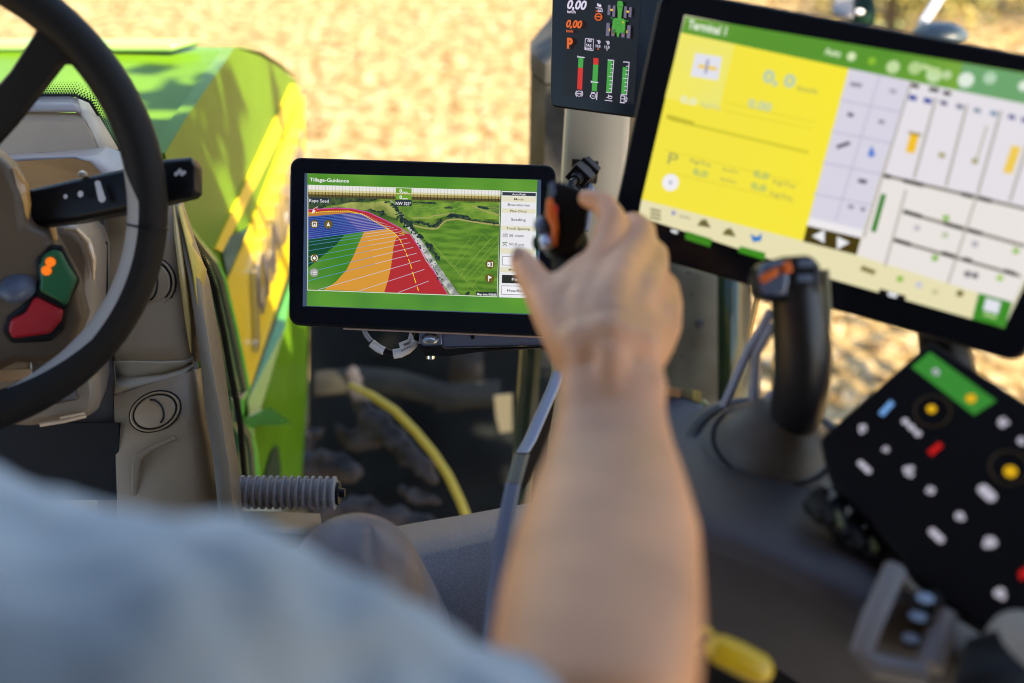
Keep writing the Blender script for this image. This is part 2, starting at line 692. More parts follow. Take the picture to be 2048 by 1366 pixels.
# facets of the lower side panel
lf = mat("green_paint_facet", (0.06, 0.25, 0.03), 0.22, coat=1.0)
facet = MB()
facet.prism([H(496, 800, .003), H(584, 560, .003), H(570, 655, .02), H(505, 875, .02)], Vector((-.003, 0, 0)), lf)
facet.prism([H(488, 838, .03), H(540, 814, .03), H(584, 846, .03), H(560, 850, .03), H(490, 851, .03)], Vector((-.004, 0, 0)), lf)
facet.build("panel_facet", tractor, smooth=0)
dk.prism([H(530, 958, .006), H(545, 905, .006), H(556, 890, .006), H(562, 930, .006), H(562, 970, .006)], Vector((-.003, 0, 0)), M['seal'])
dk.prism([H(446, 505, .005), H(462, 472, .005), H(500, 452, .005), H(470, 520, .005), H(456, 552, .005)], Vector((-.002, 0, 0)), mat("dark_glossy_insert", (.03, .10, .05), .08, coat=1))
dk.build("dark_trim", tractor, smooth=0)
# rear rim of the hood: bright green edge and black rubber
rim_px = [(352, 414), (372, 448), (398, 484), (432, 526), (446, 555), (470, 655), (496, 778), (482, 798), (482, 838), (502, 866), (509, 900), (514, 960)]
rm = MB()
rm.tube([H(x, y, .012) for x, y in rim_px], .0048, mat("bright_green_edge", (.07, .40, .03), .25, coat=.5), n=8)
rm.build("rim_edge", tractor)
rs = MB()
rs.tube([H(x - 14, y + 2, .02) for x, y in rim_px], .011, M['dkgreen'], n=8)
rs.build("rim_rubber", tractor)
rr = MB()
rr.tube([H(x - 26, y + 4, .03) for x, y in rim_px], .009, mat("rim_mid_green", (.012, .07, .02), .4, coat=.5), n=8)
rr.build("rim_flange", tractor)

# chrome lettering along the wide yellow band
lt = MB()
LM = mat("dark_chrome", (.62, .62, .72), .28, metal=1.0)
A = H(505, 664, .006)
B = H(581, 424, .006)
Hh = H(499, 545, .006)
vs, fs = glyphs("JOHN DEERE", 0.012, 0.0)
e = (B - A).normalized()
up = (Hh - A)
hgt = up.length
up.normalize()
k = hgt / 0.729
kx = (H(601, 338, .006) - A).length / max(v.x for v in vs)
front = [A + e * v.x * kx + up * v.y * k for v in vs]
nfr = len(front)
lt.add(front, fs, LM)
lt.add([p + Vector((.009, 0, 0)) for p in front], fs, LM)
# side walls from boundary edges
cnt = {}
for f in fs:
    for i in range(len(f)):
        a_, b_ = f[i], f[(i + 1) % len(f)]
        kk = (min(a_, b_), max(a_, b_))
        cnt[kk] = cnt.get(kk, 0) + 1
wall = [(a_, b_) for (a_, b_), c_ in cnt.items() if c_ == 1]
for a_, b_ in wall:
    lt.add([front[a_], front[b_], front[b_] + Vector((.009, 0, 0)), front[a_] + Vector((.009, 0, 0))], [[0, 1, 2, 3]], LM)
lt.build("hood_lettering", tractor, smooth=0, label="raised chrome maker's lettering on the yellow band")

# ---- cab roof and rear: these shade the cab
rf = MB()
liner = mat("roof_liner", (.10, .098, .095), .8)
rf.box(Vector((-1.35, -1.15, 3.42)), Vector((2.8, 0, 0)), Vector((0, 1.93, 0)), Vector((0, 0, .16)), M['green'])
rf.build("cab_roof", tractor, bevel=.03)
rl = MB()
rl.box(Vector((-1.3, -1.1, 3.39)), Vector((2.7, 0, 0)), Vector((0, 1.85, 0)), Vector((0, 0, .028)), liner)
rl.build("roof_liner", tractor)
rp = MB()
for x in (-1.25, .9):
    rp.tube([Vector((x, -1.05, 1.3)), Vector((x, -1.1, 3.4))], .05, M['black'], n=12)
rp.box(Vector((-1.25, -1.12, 1.3)), Vector((2.15, 0, 0)), Vector((0, .05, 0)), Vector((0, 0, 2.09)), M['grey2'])
rp.build("rear_frame", tractor)
# left front pillar, out of the frame
lp = MB()
lp.tube([Vector((-1.15, 1.25, 1.4)), Vector((-1.2, .95, 3.4))], .045, M['black'], n=12)
lp.build("left_pillar", tractor)

# ---- right front pillar and a beige strip painting its sunlit side
pil = MB()
def prow(y, x0, x1, d):
    a = W(x0, y, d)
    b = W(x1, y, d)
    return [a + FW * .06, a + FW * .004, a.lerp(b, .08) - FW * .004, a.lerp(b, .5) - FW * .010, a.lerp(b, .88) - FW * .004, b + FW * .012, b + FW * .07]
pil.grid([prow(-200, 1165, 1290, 1.20), prow(100, 1143, 1268, 1.27), prow(300, 1131, 1256, 1.32), prow(500, 1121, 1246, 1.40), prow(760, 1108, 1240, 1.50), prow(1000, 1098, 1226, 1.6)], M['greige'])
pil.build("right_pillar", tractor, smooth=50, solid=.003, label="greige inner pillar carrying a cable socket")
bt = MB()
bt.grid([[W(1256, y, d + .05), W(1282, y, d + .045), W(1345, y, d + .06)] for y, d in ((-200, 1.24), (100, 1.29), (300, 1.34), (520, 1.4))], M['beige'])
bt.build("pillar_sunlit_strip", tractor, smooth=40, solid=.003)
dg = MB()
dg.tube([W(1058, 560, 1.55), W(1062, 700, 1.6), W(1050, 860, 1.68), W(1043, 1020, 1.75)], .018, M['dkgreen'], n=10)
dg.build("window_frame", tractor)

# ---- chassis, axle and wheel seen below the small monitor
dark = mat("near_black_iron", (.004, .005, .005), .8, spec=.1, var=.5, scale=8, bump=.4, bscale=40)
ch = MB()
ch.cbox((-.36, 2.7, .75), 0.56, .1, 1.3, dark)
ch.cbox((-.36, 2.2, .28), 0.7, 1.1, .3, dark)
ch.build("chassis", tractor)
fe = MB()  # dark sheet added behind the axle to stand for the shade there
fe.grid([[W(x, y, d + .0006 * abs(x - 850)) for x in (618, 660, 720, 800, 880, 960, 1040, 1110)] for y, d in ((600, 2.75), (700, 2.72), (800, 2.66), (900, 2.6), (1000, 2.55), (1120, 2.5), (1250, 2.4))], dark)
fe.build("dark_backing", tractor, smooth=60, solid=.012)
ca = MB()
def blob(path, m, n=12):
    ca.tube([W(x, y, d) for x, y, r, d in path], [mm(r, d) for x, y, r, d in path], m, n=n, rounded=True)
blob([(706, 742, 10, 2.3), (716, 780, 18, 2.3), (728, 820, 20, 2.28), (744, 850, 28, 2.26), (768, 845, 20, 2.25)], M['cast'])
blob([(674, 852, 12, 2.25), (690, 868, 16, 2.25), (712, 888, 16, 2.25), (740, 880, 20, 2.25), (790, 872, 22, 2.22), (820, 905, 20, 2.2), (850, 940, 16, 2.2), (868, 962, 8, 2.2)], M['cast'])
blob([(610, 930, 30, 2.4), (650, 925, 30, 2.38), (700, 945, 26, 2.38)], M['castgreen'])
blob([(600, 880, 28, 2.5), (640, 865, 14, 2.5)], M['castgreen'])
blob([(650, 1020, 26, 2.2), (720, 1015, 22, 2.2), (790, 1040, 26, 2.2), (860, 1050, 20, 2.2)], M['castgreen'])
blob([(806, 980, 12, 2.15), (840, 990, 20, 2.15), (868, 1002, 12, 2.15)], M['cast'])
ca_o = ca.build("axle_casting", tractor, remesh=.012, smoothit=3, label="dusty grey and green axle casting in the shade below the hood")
t_ = bpy.data.textures.new("cast_noise", 'CLOUDS')
t_.noise_scale = .05
md = ca_o.modifiers.new("disp", 'DISPLACE')
md.texture = t_
md.strength = .045
t2_ = bpy.data.textures.new("cast_fine", 'CLOUDS')
t2_.noise_scale = .018
md = ca_o.modifiers.new("disp_fine", 'DISPLACE')
md.texture = t2_
md.strength = .018
dust = MB()
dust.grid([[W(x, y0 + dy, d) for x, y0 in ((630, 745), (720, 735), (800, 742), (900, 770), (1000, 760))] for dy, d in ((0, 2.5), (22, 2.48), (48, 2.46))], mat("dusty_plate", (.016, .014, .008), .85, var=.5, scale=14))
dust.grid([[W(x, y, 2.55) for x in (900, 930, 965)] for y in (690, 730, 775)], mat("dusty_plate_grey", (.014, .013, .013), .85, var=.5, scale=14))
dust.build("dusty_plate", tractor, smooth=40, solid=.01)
sand = MB()  # flat tan plate coloured as sunlit ground showing through a gap
sand.prism([W(988, 792, 2.4), W(1024, 788, 2.4), W(1024, 862, 2.4), W(1000, 866, 2.4), W(992, 836, 2.4)], FW * .02, mat("sunlit_soil_tan", (.62, .50, .27), .7))
sand.build("bracket", tractor, label="pale tan plate standing in for sunlit soil at the right of the axle")
hs = MB()
hp = [(700, 770), (745, 792), (790, 822), (830, 862), (866, 905), (896, 950), (920, 1000), (938, 1045), (950, 1110)]
hs.tube([W(x, y, 2.2 - i * .01) for i, (x, y) in enumerate(hp)], [.006, .009, .0095, .0095, .0095, .0095, .0095, .0095, .0095], mat("yellow_hose_rubber", (.42, .33, .03), .5), n=10)
hs.build("hose", tractor, label="yellow curved hose running down past the axle")

tw = MB()
wc = Vector((0.02, 2.75, .66))
ax = Vector((1, .25, 0)).normalized()
tw.lathe(wc, ax, [(.36, -.2), (.5, -.25), (.60, -.24), (.65, -.16), (.66, 0), (.65, .16), (.60, .24), (.5, .25), (.36, .2)], M['tyre'], n=48)
u0 = ax.cross(Vector((0, 0, 1))).normalized()
v0 = ax.cross(u0)
for i in range(36):
    a = 2 * math.pi * i / 36
    sgn = 1 if i % 2 else -1
    def pt(r, h, da):
        return wc + ax * h + (u0 * math.cos(a + da) + v0 * math.sin(a + da)) * r
    tw.add([pt(.65, 0, 0), pt(.65, 0, .09), pt(.62, sgn * .24, .24), pt(.62, sgn * .24, .14), pt(.69, 0, .01), pt(.69, 0, .08), pt(.66, sgn * .24, .23), pt(.66, sgn * .24, .15)],
           [[4, 5, 6, 7], [0, 4, 7, 3], [1, 2, 6, 5], [0, 1, 5, 4], [2, 3, 7, 6]], M['tyre'])
wheel = tw.build("wheel", tractor, smooth=35)
rmm = MB()
rmm.lathe(wc, ax, [(.1, -.08), (.31, -.05), (.36, -.19), (.37, -.19), (.37, .19), (.36, .19), (.31, .02), (.1, .06)], M['yellow'], n=40)
rmm.build("rim", wheel)

# exhaust stack outside the glass
ex = thing("exhaust_stack", "dusty dark grey exhaust stack with chamfered top behind the small display", "exhaust", onZ(1120, 900, 1.2))
es = MB()
D0 = 1.72
def oct_(x0, x1, y, d):
    a, b = W(x0, y, d), W(x1, y, d)
    w = b - a
    q = FW.cross(UP) * 0
    bk = Vector((0, .16, 0))
    return [a, a + w * .0 + bk * .3 - Vector((.0, 0, 0)), a + w * .2 + bk, a + w * .8 + bk, b + bk * .3, b, b - bk * .35 - w * .15, a - bk * .35 + w * .15]
body = mat("dusty_dark_steel", (.062, .060, .056), .6, spec=.25, var=.5, scale=9, bump=.2, bscale=60)
es.loft([oct_(1108, 1230, 62, D0), oct_(1061, 1250, 105, D0), oct_(1060, 1250, 142, D0 + .01)], body)
es.build("stack_cap", ex, smooth=0)
e2 = MB()
e2.loft([oct_(1062, 1250, 147, D0 + .012), oct_(1058, 1250, 330, D0 + .07), oct_(1052, 1246, 700, D0 + .25)], body)
e2.build("stack_body", ex, smooth=0)

# dark housing beyond the right-hand glass
sg = MB()
dgg = mat("dusty_green_black_steel", (.035, .042, .036), .5, var=.35, scale=14, bump=.2, bscale=80)
sg.grid([[W(1225, y, d), W(1350, y, d - .02), W(1440, y, d), W(1500, y, d + .06)] for y, d in ((380, 1.75), (560, 1.8), (760, 1.9), (960, 2.0))], dgg)
sg.grid([[W(1440, y, d), W(1462, y, d - .03), W(1480, y, d)] for y, d in ((540, 1.7), (800, 1.8), (900, 1.85))], M['dkgreen'])
sg.build("side_shield", tractor, smooth=30, solid=.01, label="dusty dark green shield outside the lower right glass")
for x, y, r in ((1398, 648, 9), (1385, 590, 3), (1365, 713, 3), (1378, 545, 4)):
    sp = MB()
    sp.lathe(W(x, y, 1.74), -FW, [(mm(r, 1.74), 0), (mm(r, 1.74), .006), (mm(r * .6, 1.74), .009), (.0005, .010)], M['cast'], n=14)
    sp.build("bolt_head", tractor)
gs = MB()  # orange reflection line, put in as a thin gold tube
gs.tube([W(1516, 592, 1.2), W(1500, 660, 1.2), W(1496, 705, 1.2)], .0035, mat("painted_reflection_gold", (.75, .42, .12), .3, metal=.5), n=8)
gs.build("reflection_streak", tractor)

# distant kit above the big screen: lamp housing, white bar, grey shroud
kit = thing("lamp_housing", "grey and green lamp housing just above the top edge of the large screen", "lamp", W(1710, 60, 2.4))
k1 = MB()
k1.loft([[W(x, y, d) for x, y, d in ((1662, 22, 2.3), (1706, 32, 2.25), (1704, 44, 2.25), (1668, 34, 2.3))], [W(x, y, d) for x, y, d in ((1672, -20, 2.4), (1712, -12, 2.35), (1712, 0, 2.5), (1676, -14, 2.5))]], mat("mid_grey_cover", (.17, .16, .16), .5))
k1.build("cover", kit, bevel=.006)
k2 = MB()
k2.tube([W(1726, 38, 2.3), W(1728, 10, 2.32), (W(1730, -20, 2.35))], [mm(25, 2.3), mm(22, 2.3), mm(14, 2.3)], M['castgreen'], n=16, rounded=True)
k2.build("housing", kit)
k3 = MB()
k3.ellip(W(1719, 24, 2.22), .010, .008, .006, M['white'])
k3.build("lens", kit)
wb = MB()
wb.tube([W(1845, 48, 2.2), W(1876, 0, 2.3), W(1920, -70, 2.4)], .011, M['white'], n=10)
tag(wb.build("marker_pole"), "white slanting bar rising from the large screen's top edge", "pole")
sh = MB()
sh.ellip(W(1880, 70, 2.2), .060, .05, .026, mat("blue_grey_shroud", (.04, .06, .07), .4))
tag(sh.build("mirror_shroud", smooth=60), "rounded blue grey shroud at the foot of the white bar", "shroud")
# ================================================================== WINDSCREEN
ws = thing("windscreen", "clear windscreen with a dotted black frit edge around the dash", "windscreen", (-0.1, 1.32, 1.7))
gm = glass_mat("cab_glass")
PG = Plane(W(0, 180, 1.20), W(1000, 180, 1.20), W(0, 950, 1.27))
wg = MB()
wg.prism([PG.px(x, y) for x, y in ((-900, -500), (1052, -500), (1052, 1060), (-900, 1060))], -PG.n * .004, gm)
wg.build("glass", ws, smooth=0)
fm = mat("black_frit", (.006, .006, .007), .5)
ff = MB()
def V(x, y, off=0):
    return PG.px(x, y, .001 + off)
def fband(path, w, inner):
    # solid band along path then dots of shrinking size on the outer side
    n = len(path)
    nr = []
    for i in range(n):
        a = Vector(path[max(i - 1, 0)]); b = Vector(path[min(i + 1, n - 1)])
        t = (b - a).normalized()
        nr.append(Vector((t.y, -t.x)))
    for i in range(n - 1):
        p, q = Vector(path[i]), Vector(path[i + 1])
        ff.poly([V(*p), V(*q), V(*(q + nr[i + 1] * w)), V(*(p + nr[i] * w))], fm)
    # dots
    L = 0
    for i in range(n - 1):
        p, q = Vector(path[i]), Vector(path[i + 1])
        seg = (q - p).length
        t = (5.2 - L) % 5.2
        while t < seg:
            c0 = p.lerp(q, t / seg)
            nn = nr[i].lerp(nr[i + 1], t / seg)
            td = (q - p).normalized()
            for k in range(inner):
                c = c0 + nn * (w + 1.6 + k * 4.4) + td * (2.6 if k % 2 else 0)
                r = 2.5 - k * .33
                if r > .4:
                    ctr = V(c.x, c.y, .001)
                    rr_ = mm(r, 1.22)
                    ff.poly([ctr + PG.ex * math.cos(a) * rr_ + PG.ey * math.sin(a) * rr_ for a in (0, 1.05, 2.09, 3.14, 4.19, 5.24)], fm)
            t += 5.2
        L = (L + seg) % 5.2
fband([(-60, 196), (60, 193), (150, 194), (178, 206), (194, 232), (208, 268), (236, 300), (262, 318)], 6, 6)
fband([(340, 398), (352, 442), (372, 478), (400, 520), (424, 580), (440, 660), (456, 750), (474, 840), (484, 960)], 9, 1)
ff.build("frit_border", ws, smooth=0)

# ================================================================== DASHBOARD
dash = thing("dashboard", "taupe moulded dashboard with stepped instrument hood and round air vents", "dashboard", (-0.6, 1.1, 1.7))
dm = M['grey']
dl = mat("pale_dash_top", (.30, .28, .28), .35, var=.04, bump=.1, bscale=900)
d = MB()
def pg(mb, pts, m, th=.01):
    mb.prism([W(*p) for p in pts], FW * th, m)
# upper tier
pg(d, [(-80, 222, 1.163), (30, 222, 1.163), (162, 226, 1.163), (196, 300, 1.135), (60, 306, 1.135), (-80, 314, 1.135)], dm)
d.build("instrument_hood", dash, smooth=30)
d = MB()
d.grid([[W(-80, 198, 1.200), W(60, 196, 1.200), W(140, 195, 1.200), W(156, 199, 1.200)], [W(-80, 223, 1.158), W(60, 222, 1.158), W(150, 222, 1.158), W(163, 227, 1.158)]], dl)
d.build("hood_top", dash, solid=.003)
d = MB()
d.grid([[W(153, 196, 1.30), W(176, 205, 1.30), W(198, 236, 1.200), W(236, 300, 1.172)], [W(162, 225, 1.158), W(170, 240, 1.158), W(184, 268, 1.153), W(198, 302, 1.135)]], M['greige'])
d.build("hood_side", dash, solid=.003)
# lower tier: pale ledge, taupe face with a rounded corner
d = MB()
d.grid([[W(-80, 312, 1.153), W(60, 305, 1.149), W(190, 298, 1.139), W(215, 297, 1.139), W(250, 308, 1.144), W(300, 330, 1.163)],
        [W(-80, 326, 1.107), W(60, 316, 1.107), W(150, 314, 1.107), W(185, 322, 1.102), W(225, 345, 1.107), W(300, 390, 1.135)],
        [W(-80, 330, 1.102), W(60, 320, 1.102), W(150, 317, 1.102), W(184, 328, 1.097), W(205, 350, 1.097), W(330, 420, 1.116)]], dl)
d.build("lower_ledge", dash, smooth=50, solid=.003)
d = MB()
pg(d, [(-80, 330, 1.097), (60, 321, 1.097), (140, 316, 1.097), (180, 323, 1.097), (196, 338, 1.097), (202, 362, 1.097), (204, 440, 1.17), (-80, 440, 1.17)], dm)
d.build("instrument_face", dash)
# dark gap below, with a brown lit floor of the recess
d = MB()
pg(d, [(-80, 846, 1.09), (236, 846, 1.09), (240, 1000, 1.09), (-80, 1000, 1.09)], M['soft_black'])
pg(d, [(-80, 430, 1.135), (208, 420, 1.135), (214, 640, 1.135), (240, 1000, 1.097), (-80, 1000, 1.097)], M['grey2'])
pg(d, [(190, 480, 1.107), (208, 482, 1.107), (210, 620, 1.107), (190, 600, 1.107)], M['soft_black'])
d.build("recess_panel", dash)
# bright chamfer line left of the vent panel
d = MB()
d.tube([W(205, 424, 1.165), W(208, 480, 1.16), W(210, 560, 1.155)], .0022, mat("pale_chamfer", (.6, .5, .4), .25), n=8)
d.build("chamfer_strip", dash)

d = MB()
d.grid([[W(150, 330, 1.21), W(330, 390, 1.21)], [W(190, 700, 1.19), W(392, 690, 1.19)], [W(200, 1200, 1.16), W(440, 1200, 1.16)]], M['grey2'])
d.build("backing_panel", dash, solid=.004)
d = MB()
d.grid([[W(430, 1024, 1.25), W(560, 1026, 1.25), W(640, 1030, 1.25)], [W(430, 1060, 1.2), W(560, 1068, 1.2), W(650, 1075, 1.2)], [W(430, 1200, 1.18), W(560, 1200, 1.18), W(660, 1200, 1.18)]], M['grey2'])
d.build("lower_sill", dash, smooth=50, solid=.004)
# vent panel (upper)
up_rows = []
for y, xs, dd in ((398, (214, 250, 300, 338, 352, 362), 1.165), (500, (212, 250, 310, 352, 368, 384), 1.155), (600, (213, 255, 320, 366, 382, 400), 1.145), (690, (222, 262, 325, 368, 384, 410), 1.135), (722, (228, 262, 326, 372, 388, 416), 1.13)):
    up_rows.append([W(xs[0], y, dd + .02), W(xs[0] + 6, y, dd), W(xs[1], y, dd - .002), W(xs[2], y, dd - .004), W(xs[3], y, dd - .002), W(xs[4], y, dd + .004), W(xs[5], y, dd + .03)])
d = MB()
d.grid(up_rows, M['grey'])
d.build("upper_vent_panel", dash, smooth=50, solid=.004)
# concave step between the two panels
d = MB()
d.grid([[W(230, 722, 1.128), W(262, 722, 1.126), W(326, 724, 1.124), W(372, 722, 1.126), W(388, 716, 1.13)],
        [W(234, 752, 1.140), W(262, 756, 1.138), W(326, 748, 1.137), W(366, 736, 1.137), W(386, 724, 1.135)],
        [W(232, 770, 1.120), W(262, 772, 1.118), W(326, 760, 1.117), W(368, 748, 1.118), W(386, 734, 1.124)],
        [W(231, 788, 1.118), W(262, 781, 1.116), W(326, 766, 1.115), W(368, 752, 1.116), W(384, 736, 1.122)]], M['greige'])
d.build("step_moulding", dash, smooth=60, solid=.004)
# lower vent panel
lo = []
for y, xs, dd, sk in ((792, (231, 262, 326, 368, 384, 402), 1.112, -1), (850, (233, 265, 326, 372, 392, 420), 1.10, 0), (920, (235, 268, 326, 376, 400, 436), 1.09, 0), (1010, (238, 270, 326, 380, 410, 450), 1.075, 0), (1140, (240, 270, 326, 384, 420, 460), 1.06, 0)):
    r_ = []
    for j, x in enumerate(xs):
        yy_ = y - (x - 231) * .33 if sk else y
        r_.append(W(x, yy_, dd + (0, -.004, -.006, -.004, .002, .03)[j]))
    r_.insert(0, W(xs[0], y, dd + .05))
    lo.append(r_)
d = MB()
d.grid(lo, M['grey'])
d.build("lower_vent_panel", dash, smooth=50, solid=.004)
# raised pocket below the lower vent
d = MB()
pts = [(262, 1100), (262, 925), (272, 905), (300, 890), (345, 870), (352, 880), (300, 905), (280, 922), (276, 945), (276, 1100)]
d.prism([W(x, y, 1.072) for x, y in pts], FW * .008, mat("pocket_taupe", (.22, .17, .11), .45))
d.build("pocket_rim", dash, bevel=.002)


def vent(x, y, dd, rx, ry, tilt):
    v = MB()
    c = W(x, y, dd)
    ca_, sa = math.cos(R(tilt)), math.sin(R(tilt))
    a = (RT * ca_ + UP * sa)
    b = (-RT * sa + UP * ca_)
    n = -FW
    def el(s, h):
        return [c + (a * math.cos(2 * math.pi * j / 40) * rx + b * math.sin(2 * math.pi * j / 40) * ry) * s + n * h for j in range(40)]
    v.loft([el(1.06, 0), el(1.03, .003), el(.97, .0035), el(.93, .0015), el(.92, -.002), el(.86, -.002), el(.85, .0025), el(.80, .0035), el(.5, .0045), el(.02, .005)], M['grey'], caps=False)
    o = v.build("air_vent", dash, smooth=25)
    k = MB()
    k.tube([c + (a * math.cos(2 * math.pi * j / 40) * rx + b * math.sin(2 * math.pi * j / 40) * ry) * 1.07 + n * .0008 for j in range(40)], .0011, M['black'], n=6, closed=True)
    k.tube([c + (a * math.cos(2 * math.pi * j / 40) * rx + b * math.sin(2 * math.pi * j / 40) * ry) * .885 + n * .0012 for j in range(40)], .0011, M['black'], n=6, closed=True)
    arc = [c + a * rx * (-.05 + .42 * math.cos(t)) + b * ry * .72 * math.sin(t) + n * .0048 for t in [R(q) for q in range(-75, 80, 10)]]
    k.tube(arc, .0012, M['black'], n=6)
    k.build("vent_groove", o)


vent(300, 566, 1.142, mm(49, 1.14), mm(50, 1.14), 0)
vent(311, 823, 1.092, mm(50, 1.09), mm(36, 1.09), 24)

# side cheek between the panel and the glass: sunlit yellow glow painted as strips
ck = MB()
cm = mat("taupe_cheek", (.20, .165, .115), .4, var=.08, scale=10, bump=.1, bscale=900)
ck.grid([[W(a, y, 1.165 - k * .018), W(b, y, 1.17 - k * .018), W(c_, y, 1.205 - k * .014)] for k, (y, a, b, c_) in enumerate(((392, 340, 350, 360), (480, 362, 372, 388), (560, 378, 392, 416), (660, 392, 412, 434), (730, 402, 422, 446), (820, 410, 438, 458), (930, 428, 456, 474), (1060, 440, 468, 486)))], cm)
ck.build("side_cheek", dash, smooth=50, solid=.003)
ye = MB()
ye.tube([W(346, 400, 1.155), W(354, 470, 1.145), (W(366, 560, 1.135)), W(376, 640, 1.125), W(382, 705, 1.118)], [.001, .0035, .004, .0035, .0008], mat("painted_edge_glow", (.60, .44, .14), .3, coat=.5), n=8)
ye.build("edge_glow", dash)
yg = MB()
yg.grid([[W(356, 412, 1.15), W(362, 412, 1.16)], [W(372, 480, 1.14), W(390, 500, 1.18)], [W(385, 540, 1.13), W(412, 540, 1.17)], [W(396, 620, 1.12), W(400, 620, 1.13)]], mat("painted_cheek_glow", (.66, .50, .08), .35))
yg.build("cheek_glow", dash, solid=.002)

# foot peg, ribbed rubber
peg = thing("foot_peg", "ribbed grey rubber foot peg with a black bolt end", "foot peg", W(575, 1040, 1.2))
p0, p1 = W(478, 984, 1.16), W(676, 986, 1.16)
axp = (p1 - p0).normalized()
Lp = (p1 - p0).length
rp_ = MB()
prof = [(mm(26, 1.16), 0)]
nrib = 14
for i in range(nrib):
    h = (i + .15) * Lp / nrib
    wd = Lp / nrib
    prof += [(mm(27, 1.16), h), (mm(33, 1.16), h + wd * .08), (mm(34, 1.16), h + wd * .25), (mm(33, 1.16), h + wd * .48), (mm(27, 1.16), h + wd * .56)]
prof += [(mm(20, 1.16), Lp), (.001, Lp)]
pm = mat("grey_ribbed_rubber", (.26, .25, .26), .6, var=.08, scale=60, bump=.2, bscale=700)
rp_.lathe(p0, axp, prof, pm, n=40)
rp_.build("rubber_sleeve", peg, smooth=40)
rb = MB()
rb.lathe(p1 - axp * .004, axp, [(mm(24, 1.16), 0), (mm(24, 1.16), .006), (mm(9, 1.16), .0065), (mm(9, 1.16), .012), (.001, .012)], M['black'], n=24)
rb.build("bolt", peg)
rb = MB()
rb.lathe(p0 - axp * .10, axp, [(.008, 0), (.008, .11)], M['black'], n=12)
rb.build("mounting_rod", peg)

# cab floor and side hump
fl = MB()
fl.grid([[W(540, 1100, 1.22), W(700, 1078, 1.22), W(830, 1052, 1.2), (W(930, 1036, 1.18)), W(1012, 1021, 1.16), W(1140, 1000, 1.15)],
         [W(540, 1180, 1.08), W(700, 1150, 1.08), W(830, 1120, 1.06), (W(930, 1100, 1.04)), W(1012, 1080, 1.02), W(1140, 1060, 1.0)],
         [W(540, 1420, .98), W(700, 1420, .98), W(830, 1420, .96), (W(930, 1420, .94)), W(1012, 1420, .92), W(1140, 1420, .9)]], M['mat'])
o = fl.build("floor_mat", None, smooth=50, solid=.008)
tag(o, "grey speckled rubber covered hump between the knee and the console", "floor mat")
cf = MB()
cf.box(Vector((-1.2, -1.0, 1.42)), Vector((2.1, 0, 0)), Vector((0, 2.22, 0)), Vector((0, 0, .03)), M['grey2'])
cf.build("cab_floor", tractor)

# ================================================================== STEERING WHEEL
cc = (-.53065189, .12422977, .85635341)
nn = Vector((-.2964511, .21828868, 1.0)).normalized()
def camv(v):
    return RT * v[0] + UP * v[1] + FW * v[2]
wcn = CC(*cc)
wn = camv(nn)         # pointing away from the camera
wa = camv(nn.cross(Vector((0, 1, 0))).normalized())
wb_ = wn.cross(wa)
def wp(px_, py_, off=0.0):   # point on the wheel plane
    r = ray(px_, py_)
    return C0 + r * ((wcn + wn * off - C0).dot(wn) / r.dot(wn))
sw = thing("steering_column", "steering column with black wheel, brown hub and green and red buttons", "steering column", wcn + wn * .3)
RW = .205
rim = MB()
K = 96
rings = []
for i in range(K):
    t = 2 * math.pi * i / K
    c = wcn + (wa * math.cos(t) + wb_ * math.sin(t)) * RW
    rad = (wa * math.cos(t) + wb_ * math.sin(t))
    rings.append([c + rad * math.cos(q) * .0175 + wn * math.sin(q) * .0165 for q in [2 * math.pi * j / 16 for j in range(16)]])
rim.loft(rings, M['soft_black'], caps=False, closed=True)
rimo = rim.build("steering_wheel", sw, smooth=60, label="black steering wheel with a grey highlight painted along its inner rim")
# joint groove in the rim near three o'clock
gpt = wp(296, 452)
tdir = (gpt - wcn).normalized()
gr = MB()
tang = wn.cross(tdir)
cgr = wcn + tdir * RW
gr.tube([cgr + tdir * math.cos(q) * .0176 + wn * math.sin(q) * .0167 for q in [2 * math.pi * j / 24 for j in range(24)]], .0014, M['black'], n=6, closed=True)
gr.build("rim_joint", rimo)
# pale strip painting the highlight on the inner rim
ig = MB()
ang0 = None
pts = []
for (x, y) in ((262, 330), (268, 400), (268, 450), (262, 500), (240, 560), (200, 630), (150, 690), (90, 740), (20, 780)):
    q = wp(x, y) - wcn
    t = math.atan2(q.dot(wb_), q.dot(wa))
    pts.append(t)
pale = mat("painted_rim_highlight", (.36, .35, .34), .45)
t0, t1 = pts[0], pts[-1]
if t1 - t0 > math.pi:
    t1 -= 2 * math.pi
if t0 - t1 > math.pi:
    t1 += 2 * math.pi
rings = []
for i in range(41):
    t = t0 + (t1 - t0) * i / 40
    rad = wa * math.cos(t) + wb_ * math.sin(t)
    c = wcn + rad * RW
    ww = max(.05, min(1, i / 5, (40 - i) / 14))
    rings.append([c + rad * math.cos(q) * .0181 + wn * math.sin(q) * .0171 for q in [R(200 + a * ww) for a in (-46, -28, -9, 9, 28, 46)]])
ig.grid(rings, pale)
ig.build("rim_highlight", rimo, smooth=60)
